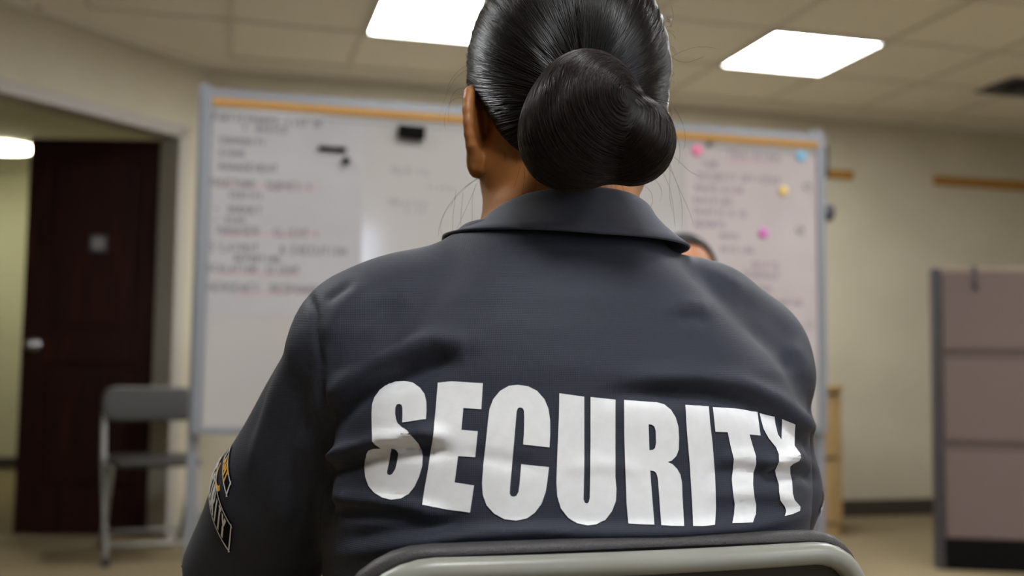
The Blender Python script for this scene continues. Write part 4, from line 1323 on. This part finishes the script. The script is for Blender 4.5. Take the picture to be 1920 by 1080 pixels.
RS = .055
def sleeve_patch(name, A, ax, phi_right, s_right, length, height, slope, text, m_text, lh, parent, sgn=-1, arc=0.0, tw=.0022, hide=0):
    """patch in (arc length a leftwards from its right end, b down the sleeve)"""
    def f(a, b, lift=.0010):
        phi = phi_right - sgn * (length - a - .26 * b) / RS
        return sleeve_pt(A, ax, s_right + b + slope * (length - a) + arc * (2 * a / length - 1) ** 2, phi, lift)
    o = None
    nx, nz = 28, 8
    V = [f(length * i / nx, height * j / nz, .0006) for i in range(nx + 1) for j in range(nz + 1)]
    Q = [(i * (nz + 1) + j, (i + 1) * (nz + 1) + j, (i + 1) * (nz + 1) + j + 1, i * (nz + 1) + j + 1) for i in range(nx) for j in range(nz)]
    o = mesh_np(name, np.array([list(v) for v in V]), np.array(Q), M['patch'], parent)
    bord = [[(length * i / 20, .0015) for i in range(21)] + [(length - .0012, height * j / 8) for j in range(9)] + [(length - length * i / 20, height - .0015) for i in range(21)] + [(.0012, height - height * j / 8) for j in range(9)]]
    st_ = strokes_of(text, 0, 0, 1.0, .8)
    wtxt = .8 * len(text)
    k = (length - .012) / wtxt
    tst = [[(.006 + p[0] * k, (height - (height - lh) / 2) - p[1] * lh) for p in s_] for s_ in st_]
    V1, Q1 = ribbons(bord, .0013, lambda x, z: f(x, z, .0016)); V2, Q2 = ribbons(tst, tw, lambda x, z: f(x, z, .0018))
    return o, (V1, Q1), (V2, Q2), f


def put(name, VQ, m, parent):
    V, Q = VQ
    return mesh_np(name, np.array([list(v) for v in V]), np.array(Q), m, parent, False)


a = px_to_sleeve(437, 905, SA, axl); b = px_to_sleeve(437, 932, SA, axl)
print('patch upper', a, b)
if a and b:
    o, v1, v2, f = sleeve_patch('rank_patch', SA, axl, a[1], a[0], .030, .0130, -.34, 'ANT', M['stitchgold'], .0092, shirt, -1, 0, .0018)
    put('patch_border', v1, M['stitchwhite'], shirt); put('patch_lettering', v2, M['stitchgold'], shirt)
    cres = []
    for k in range(9):
        an = math.radians(200 + 140 * k / 8); cres.append((.008 + .010 * math.cos(an), .022 - .010 * math.sin(an) - .006))
    put('gold_crescent', ribbons([cres], .0032, lambda x, z: f(x, z, .0015)), M['stitchgold'], shirt)
a = px_to_sleeve(438, 985, SA, axl)
print('patch lower', a)
if a:
    o, v1, v2, f = sleeve_patch('security_patch', SA, axl, a[1], a[0], .062, .0265, -.34, 'SECURITY', M['stitchwhite'], .0190, shirt, -1, 0, .0022)
    put('patch_border', v1, M['stitchwhite'], shirt); put('patch_lettering', v2, M['stitchwhite'], shirt)
a = (.132, -0.86)
if a:
    o, v1, v2, f = sleeve_patch('rank_patch', RA, axr, a[1] - .048 / RS, a[0] - .006, .048, .0125, .05, 'X', M['stitchgold'], .0085, shirt, -1, 0, .0016)
    put('patch_border', v1, M['stitchwhite'], shirt)
    put('patch_emblem', ribbons([[(.008, .003), (.004, .0065), (.008, .010), (.012, .0065), (.008, .003)], [(.008, .0065), (.018, .0055)]], .0022, lambda x, z: f(x, z, .0018)), M['stitchgold'], shirt)

# ---- collar: stand inside, leaf folded over outside
def collar(parent):
    Vv = []; Qq = []
    n1 = 72
    c_in = loc((.0465, .925, 0)); 
    prof_n = 15
    for i in range(n1 + 1):
        a = math.radians(-152 + 304 * i / n1)          # 0 = middle of the back
        ca, sa = math.cos(a), math.sin(a)
        back = max(0, ca)
        ztop = 1.010 + .006 * ca - .024 * (1 - abs(ca)) ** 1.3
        zst = .972
        zbot = .977 - .001 * (1 - back) - .016 * max(0, -ca)
        rin = (.0735, .073); rtop = (.0790 if sa < 0 else .0790 - .005 * sa, .0790); rout = (.1085, .1020)
        zbot += .0065 * max(0, -sa) * (1 if ca > -.3 else 0)
        if ca < 0: rout = (.1085, .100)
        pts = []
        for k in range(4):                               # stand, bottom to top
            t_ = k / 3; pts.append((rin[0] + (rtop[0] - .003 - rin[0]) * t_ + .002, rin[1] + (rtop[1] - .003 - rin[1]) * t_ + .002, zst + (ztop - .003 - zst) * t_))
        pts.append((rtop[0] - .0005, rtop[1] - .0005, ztop)); pts.append((rtop[0] + .0025, rtop[1] + .0025, ztop - .002))
        for k in range(1, 7):                            # leaf, top to bottom
            t_ = k / 6; e_ = t_ ** 1.35
            pts.append((rtop[0] + .0025 + (rout[0] - rtop[0] - .0025) * e_, rtop[1] + .0025 + (rout[1] - rtop[1] - .0025) * e_, ztop - .002 + (zbot - ztop + .002) * t_))
        pts.append((rout[0] - .0012, rout[1] - .0012, zbot - .0022)); pts.append((rout[0] - .004, rout[1] - .004, zbot - .001)); pts.append((rtop[0] + .001, rtop[1] + .001, ztop - .008))
        for rx_, ry_, z_ in pts:
            Vv.append((c_in.x + rx_ * sa, c_in.y - ry_ * ca, z_))
    for i in range(n1):
        for k in range(prof_n - 1):
            Qq.append((i * prof_n + k, (i + 1) * prof_n + k, (i + 1) * prof_n + k + 1, i * prof_n + k + 1))
    return mesh_np('collar', np.array(Vv), np.array(Qq), M['collar'], parent)


col_o = collar(shirt)

build_cloth('trousers', P1, 'trousers', .007, M['trousers'], guard)
for sd in (-1, 1): build_cloth('shoe', P1, 'shoes', .006, M['shoe'], guard, sd)


def eyes(P, parent):
    R_ = Matrix.Rotation(P['yaw'], 3, 'Z'); Hc = Vector(P['head'])
    for s in (-1, 1):
        bm = bmesh.new(); ball(bm, Hc + R_ @ Vector((s * .032, .0825, -.011)), (.0125, .0125, .0085)); e = bm_obj('eye', bm, M['eyewhite'], parent, True)
        bm = bmesh.new(); ball(bm, Hc + R_ @ Vector((s * .032, .0912, -.011)), (.0062, .0046, .0064)); bm_obj('iris', bm, M['iris'], e, True)


eyes(P1, guard)

# ------------------------------------------------------------------ hair
def hair_cap(P, thick, nape, ear_z, brow, res=.0034):
    hx = Vector(P['head']); R_ = Matrix.Rotation(-P['yaw'], 3, 'Z')
    Fd = Field(np.arange(hx.x - .12, hx.x + .12, res), np.arange(hx.y - .14, hx.y + .14, res), np.arange(hx.z - .13, hx.z + .13, res))
    R4 = Matrix.Rotation(P['yaw'], 4, 'Z')
    Fd.ell(hx, (.077 + thick, .096 + thick, .100 + thick), .01, R4)
    nb = hx + Matrix.Rotation(P['yaw'], 3, 'Z') @ Vector((0, -.030, -.062))
    Fd.ell(nb, (.058 + thick * .4, .050 + thick * .4, .050), .035, R4)
    az = np.radians([0, 40, 62, 78, 96, 115, 140, 180]); zb = np.array([brow, brow - .006, brow - .03, ear_z + .012, ear_z, (ear_z * .5 + nape * .5), nape + .006, nape])

    def cut(x, y, z):
        X = (x - hx.x) * R_[0][0] + (y - hx.y) * R_[0][1]; Y = (x - hx.x) * R_[1][0] + (y - hx.y) * R_[1][1]
        a = np.abs(np.arctan2(X, Y))
        return np.interp(a, az, zb) - (z - hx.z)
    Fd.halfspace(cut)
    return Fd.mesh(3)


def strands(bvh, seeds, direc, nstep, step, lift, rad, wav=.0):
    """hair strands walked over a surface; seeds: list of Vectors; direc(p, n) -> direction"""
    out = []; lf = []
    for p in seeds:
        line = []; off = random.uniform(0.2, 1.0) * lift
        q = p.copy(); a = random.uniform(-1, 1) * wav
        prev = None
        for k in range(nstep):
            h_, nrm, i, d_ = bvh.find_nearest(q)
            if h_ is None: break
            e_ = math.sin(PI * min(1, (k + .5) / nstep)) * .8 + .2
            line.append(h_ + nrm * (off * e_))
            dv = direc(h_, nrm)
            if dv is None: break
            dv = dv - nrm * dv.dot(nrm)
            if dv.length < 1e-6: break
            dv.normalize(); dv = (dv + nrm.cross(dv) * a)
            q = h_ + dv * step
        if len(line) >= 4:
            while len(line) < nstep: line.append(line[-1] + (line[-1] - line[-2]) * .02)
            out.append(line)
    return np.array([[list(v) for v in l] for l in out])


def strand_mesh(name, L_, rad, m, parent, n=3, taper=True):
    S, K, _ = L_.shape
    T = np.zeros_like(L_); T[:, 1:-1] = L_[:, 2:] - L_[:, :-2]; T[:, 0] = L_[:, 1] - L_[:, 0]; T[:, -1] = L_[:, -1] - L_[:, -2]
    T /= np.maximum(np.linalg.norm(T, axis=2), 1e-9)[..., None]
    ref = np.array([.31, .52, .79]); A = np.cross(T, ref); A /= np.maximum(np.linalg.norm(A, axis=2), 1e-9)[..., None]
    B = np.cross(T, A)
    r = np.full((S, K, 1), 1.0) * (np.asarray(rad).reshape(-1, 1, 1) if not np.isscalar(rad) else rad)
    if taper:
        tp = np.ones(K); tp[0] = .5; tp[-1] = .25; tp[-2] = .7; r = r * tp[None, :, None]
    V = np.stack([L_ + r * (math.cos(2 * PI * j / n) * A + math.sin(2 * PI * j / n) * B) for j in range(n)], 2)
    V = V.reshape(-1, 3)
    s_ = np.arange(S)[:, None, None] * K * n; k_ = np.arange(K - 1)[None, :, None] * n; j_ = np.arange(n)[None, None, :]; j2 = (j_ + 1) % n
    b0 = s_ + k_
    Q = np.stack([(b0 + j_), (b0 + j2), (b0 + n + j2), (b0 + n + j_)], -1).reshape(-1, 4)
    return mesh_np(name, V, Q, m, parent)


hV, hQ = hair_cap(P1, .0108, -.100, -.033, .055, .0027)
bc = loc(at(1105, 225, .815))
hN = vnormals(hV, hQ)
th_ = np.arctan2(hV[:, 2] - bc.z, hV[:, 0] - bc.x) + .05 * np.sin(hV[:, 1] * 60)
ph_ = rng.uniform(0, 6.28, 6); fr_ = [17, 26, 37, 51, 66, 83]
hd = sum(np.sin(f_ * th_ + p_) / (1 + .012 * f_) for f_, p_ in zip(fr_, ph_))
hV = hV + hN * (.00030 * hd * np.clip((np.hypot(hV[:, 0] - bc.x, hV[:, 2] - bc.z) - .02) / .05, 0, 1))[:, None]
hair = mesh_np('hair', hV, hQ, M['hairbase'], guard)
cap_bvh = BVHTree.FromPolygons([tuple(v) for v in hV], [tuple(q) for q in hQ.tolist()])
bc = loc(at(1105, 225, .815))                            # where the hair is gathered
tri_c = hV[hQ].mean(1)
nrmF = np.cross(hV[hQ[:, 2]] - hV[hQ[:, 0]], hV[hQ[:, 3]] - hV[hQ[:, 1]]); area = np.linalg.norm(nrmF, axis=1); nrmF = nrmF / np.maximum(area, 1e-12)[:, None]
hc_ = np.array(P1['head'])
outw = ((tri_c - hc_) * nrmF).sum(1) > .045               # outer side only
wgt = area * outw * np.where(tri_c[:, 1] < hc_[1] + .05, 1.0, .35)
pick = rng.choice(len(tri_c), 9000, p=wgt / wgt.sum())
seeds = [Vector(tri_c[i] + rng.normal(0, .0015, 3)) for i in pick]


def to_bun(p, n_):
    v = bc - p
    if v.length < .028: return None
    return v + Vector((0, 0, .020 * min(1, v.length / .1)))


L1 = strands(cap_bvh, seeds, to_bun, 16, .0072, .0016, .0002, .06)
strand_mesh('hair_strands', L1, rng.uniform(.00018, .00042, len(L1)), M['hair'], hair)

# bun
bunF = Field(np.arange(-.09, .16, .0028), np.arange(-.21, .0, .0028), np.arange(.98, 1.20, .0028))
b1 = loc(at(1100, 222, .800)); b2 = loc(at(1188, 266, .800)); b3 = loc(at(1050, 260, .815))
bunF.ell(b1, (.0435, .042, .0515), .012)
bunF.ell(b3, (.030, .036, .036), .02)
bunF.ell(b2, (.0300, .037, .0325), .010)
bunF.chain([loc(at(1148, 165, .752)), loc(at(1190, 195, .750)), loc(at(1250, 232, .765))], [.0045, .0055, .004], .008, 'cut')
bunF.chain([loc(at(1060, 130, .762)), loc(at(1010, 240, .765))], [.002, .002], .012, 'cut')
bV, bQ = bunF.mesh(3)
bun = mesh_np('hair_bun', bV, bQ, M['hairbase'], hair)
bun['label'] = 'low coiled bun of dark hair'
bun_bvh = BVHTree.FromPolygons([tuple(v) for v in bV], [tuple(q) for q in bQ.tolist()])
bt_c = bV[bQ].mean(1)
ba = np.linalg.norm(np.cross(bV[bQ[:, 2]] - bV[bQ[:, 0]], bV[bQ[:, 3]] - bV[bQ[:, 1]]), axis=1)
ba = ba * (bt_c[:, 1] < loc(at(1100, 222, .835)).y)
pick = rng.choice(len(bt_c), 4200, p=ba / ba.sum())
seeds = [Vector(bt_c[i] + rng.normal(0, .001, 3)) for i in pick]
coil = loc(at(1158, 208, .80)); lob = b2
fwd_l = Vector((0, 1, 0))


def coil_dir(p, n_):
    # turns round the middle of the coil, drifting outwards; the lower right lobe runs down and out
    w1 = max(0, 1 - (p - lob).length / .055)
    r_ = p - coil
    d1 = fwd_l.cross(r_) * 1.0 + r_ * .12
    d1 = d1.normalized()
    d2 = Vector((.55, 0, -.83))
    if p.x > b1.x + .02 and p.z < b2.z + .03: return d1 * (1 - w1) + d2 * w1 * 1.2
    return d1


L2 = strands(bun_bvh, seeds, coil_dir, 14, .0050, .0014, .0002, .10)
rb_ = rng.uniform(.00016, .00032, len(L2))
strand_mesh('bun_strands', L2, rb_, M['hairbun'], bun)

# nape down and stray hairs
def bez(p0, p1, p2, p3, n=18):
    t_ = np.linspace(0, 1, n)[:, None]
    p0, p1, p2, p3 = [np.array(list(v)) for v in (p0, p1, p2, p3)]
    return p0 * (1 - t_) ** 3 + 3 * p1 * t_ * (1 - t_) ** 2 + 3 * p2 * t_ ** 2 * (1 - t_) + p3 * t_ ** 3


stray = []
def fly(pts, Y=.90):
    stray.append(bez(*[loc(at(x, y, Y + random.uniform(-.01, .01))) for x, y in pts]))


for pts in ([(925, 318), (850, 350), (820, 410), (822, 445)], [(930, 315), (870, 340), (800, 420), (835, 446)], [(900, 330), (880, 380), (860, 420), (850, 445)], [(893, 345), (880, 370), (888, 400), (884, 436)],
            [(868, 360), (866, 395), (862, 410), (865, 436)], [(855, 355), (852, 390), (846, 410), (850, 440)], [(905, 330), (880, 345), (850, 360), (845, 392)],
            [(885, 130), (850, 130), (830, 190), (822, 225)], [(880, 170), (848, 150), (838, 200), (842, 230)], [(878, 190), (846, 165), (826, 215), (836, 245)], [(884, 120), (860, 125), (842, 150), (838, 170)],
            [(892, 260), (872, 255), (880, 230), (872, 222)], [(890, 265), (876, 262), (872, 245), (866, 240)], [(892, 272), (880, 275), (874, 262), (868, 262)], [(890, 255), (878, 248), (880, 236), (876, 232)],
            [(1255, 110), (1275, 95), (1310, 80), (1345, 92)], [(1252, 100), (1280, 130), (1300, 112), (1322, 106)], [(1250, 60), (1268, 40), (1262, 20), (1258, 10)], [(1262, 200), (1285, 230), (1290, 260), (1280, 285)],
            [(1255, 300), (1262, 340), (1290, 380), (1300, 420)], [(1240, 320), (1262, 350), (1262, 390), (1266, 430)], [(1250, 310), (1270, 330), (1284, 380), (1278, 430)], [(1258, 290), (1275, 300), (1284, 320), (1310, 330)],
            [(1256, 305), (1258, 340), (1250, 360), (1262, 400)], [(1260, 240), (1275, 260), (1278, 280), (1272, 310)], [(1225, 335), (1240, 345), (1245, 365), (1236, 380)], [(1200, 345), (1222, 352), (1230, 372), (1218, 392)]):
    fly(pts, .90)
for k in range(46):                                       # short hairs at the nape and behind the ear
    x = random.uniform(930, 1190); y = 330 + 12 * math.sin((x - 930) / 260 * PI) - 22 * (x < 975)
    d_ = random.uniform(-16, 22)
    fly([(x, y - 26), (x + d_ * .2, y - 8), (x + d_ * .6, y + 10), (x + d_, y + random.uniform(12, 34))], .852 + .0000045 * (x - 1065) ** 2 * .6)
for k in range(60):                                       # fuzz along the outline of the hair
    a_ = random.uniform(-1, 1)
    side = random.choice((-1, 1))
    if side < 0: x, y = 882 + random.uniform(0, 8), random.uniform(10, 190)
    else: x, y = 1246 + random.uniform(0, 8), random.uniform(20, 230)
    l_ = random.uniform(6, 22)
    fly([(x - side * 6, y), (x + side * l_ * .3, y + 4), (x + side * l_ * .6, y + random.uniform(-5, 14)), (x + side * l_ * .7, y + random.uniform(-8, 26))], .93)
sl_ = np.array(stray)
so = strand_mesh('stray_hairs', sl_, .00011, M['hair'], hair)
so['kind'] = 'stuff'

# ------------------------------------------------------------------ second person, mostly hidden behind the guard
Y2 = 2.55
hp2 = at(1284, 500, Y2)
P2 = dict(P1)
zh2 = at(1300, 436, Y2).z - .107
dz = zh2 - P1['head'][2]
P2 = dict(shz=SHZ + dz, shL=(-.165, 0, .873), shR=(.165, 0, .873), elL=(-.235, .05, .64), elR=(.235, .05, .64), wrL=(-.120, .26, .615), wrR=(.120, .26, .615), hdL=(.2, 1, -.05), hdR=(-.2, 1, -.05),
          hipL=(-.085, .03, .49), hipR=(.085, .03, .49), knL=(-.11, .44, .50), knR=(.11, .44, .50), anL=(-.11, .43, .09), anR=(.11, .43, .09), head=(0, .03, zh2), yaw=0.0)
T_ = [list(r) for r in TORSO]
for r in TORSO: pass
TORSO_keep = TORSO
TORSO = [(r[0] + dz * min(1, max(0, (r[0] - .5) / .4)), r[1], r[2], 0, r[4]) for r in TORSO_keep]
for k in ('shL', 'shR'): P2[k] = (P2[k][0], P2[k][1], P2[k][2] + dz)
p2 = build_body('person', P2, .006, .009, M['skin2'])
p2.location = (hp2.x, Y2 + .05, 0); p2.rotation_euler.z = PI - .05
tag(p2, 'person with short dark hair facing the viewer, mostly hidden behind the guard\'s right shoulder', 'person')
Fd = Field(np.arange(-.34, .345, .008), np.arange(-.19, .24, .008), np.arange(.44, 1.06 + dz, .008))
upper(Fd, P2, 0.0)
Fd.halfspace(lambda x, y, z: np.maximum(z - (.968 + dz), .47 - z) + 0 * x + 0 * y)
V, Q = Fd.mesh(2)
mesh_np('shirt', V, Q, M['bluetop'], p2)
build_cloth('trousers', P2, 'trousers', .009, M['trousers'], p2)
for sd in (-1, 1): build_cloth('shoe', P2, 'shoes', .008, M['shoe'], p2, sd)
hV2, hQ2 = hair_cap(P2, .009, -.07, -.03, .078, .005)
mesh_np('hair', hV2, hQ2, M['hairbase'], p2)
eyes(P2, p2)
ch3 = copy_tree(ch2)
ch3.rotation_euler.z = PI - .05; ch3.location = (hp2.x, Y2 + .02, 0)
tag(ch3, 'dark grey folding chair under the person hidden behind the guard', 'chair', 'folding chairs')

# ------------------------------------------------------------------ camera, world, view
cam_d = bpy.data.cameras.new('camera'); cam = bpy.data.objects.new('camera', cam_d); COL.objects.link(cam)
cam_d.sensor_fit = 'HORIZONTAL'; cam_d.sensor_width = 36.0; cam_d.lens = F / 1920 * 36.0
cam_d.clip_start = .02; cam_d.clip_end = 60
Rm = Matrix((CR, CU, -CF)).transposed().to_4x4()
cam.matrix_world = Matrix.Translation(CAM) @ Rm
cam_d.dof.use_dof = True; cam_d.dof.focus_distance = .83; cam_d.dof.aperture_fstop = 4.2
cam_d.dof.aperture_blades = 0
sc = bpy.context.scene
sc.camera = cam
wd_ = bpy.data.worlds.new('world'); sc.world = wd_; wd_.use_nodes = True
bg = wd_.node_tree.nodes['Background']; bg.inputs['Color'].default_value = (.72, .80, 1.0, 1); bg.inputs['Strength'].default_value = 2.7
sc.view_settings.view_transform = 'Standard'; sc.view_settings.look = 'None'; sc.view_settings.gamma = 1.0
sc.view_settings.use_curve_mapping = False
sc.view_settings.exposure = 1.6
sc.cycles.max_bounces = 8; sc.cycles.diffuse_bounces = 5
sc.cycles.use_denoising = True
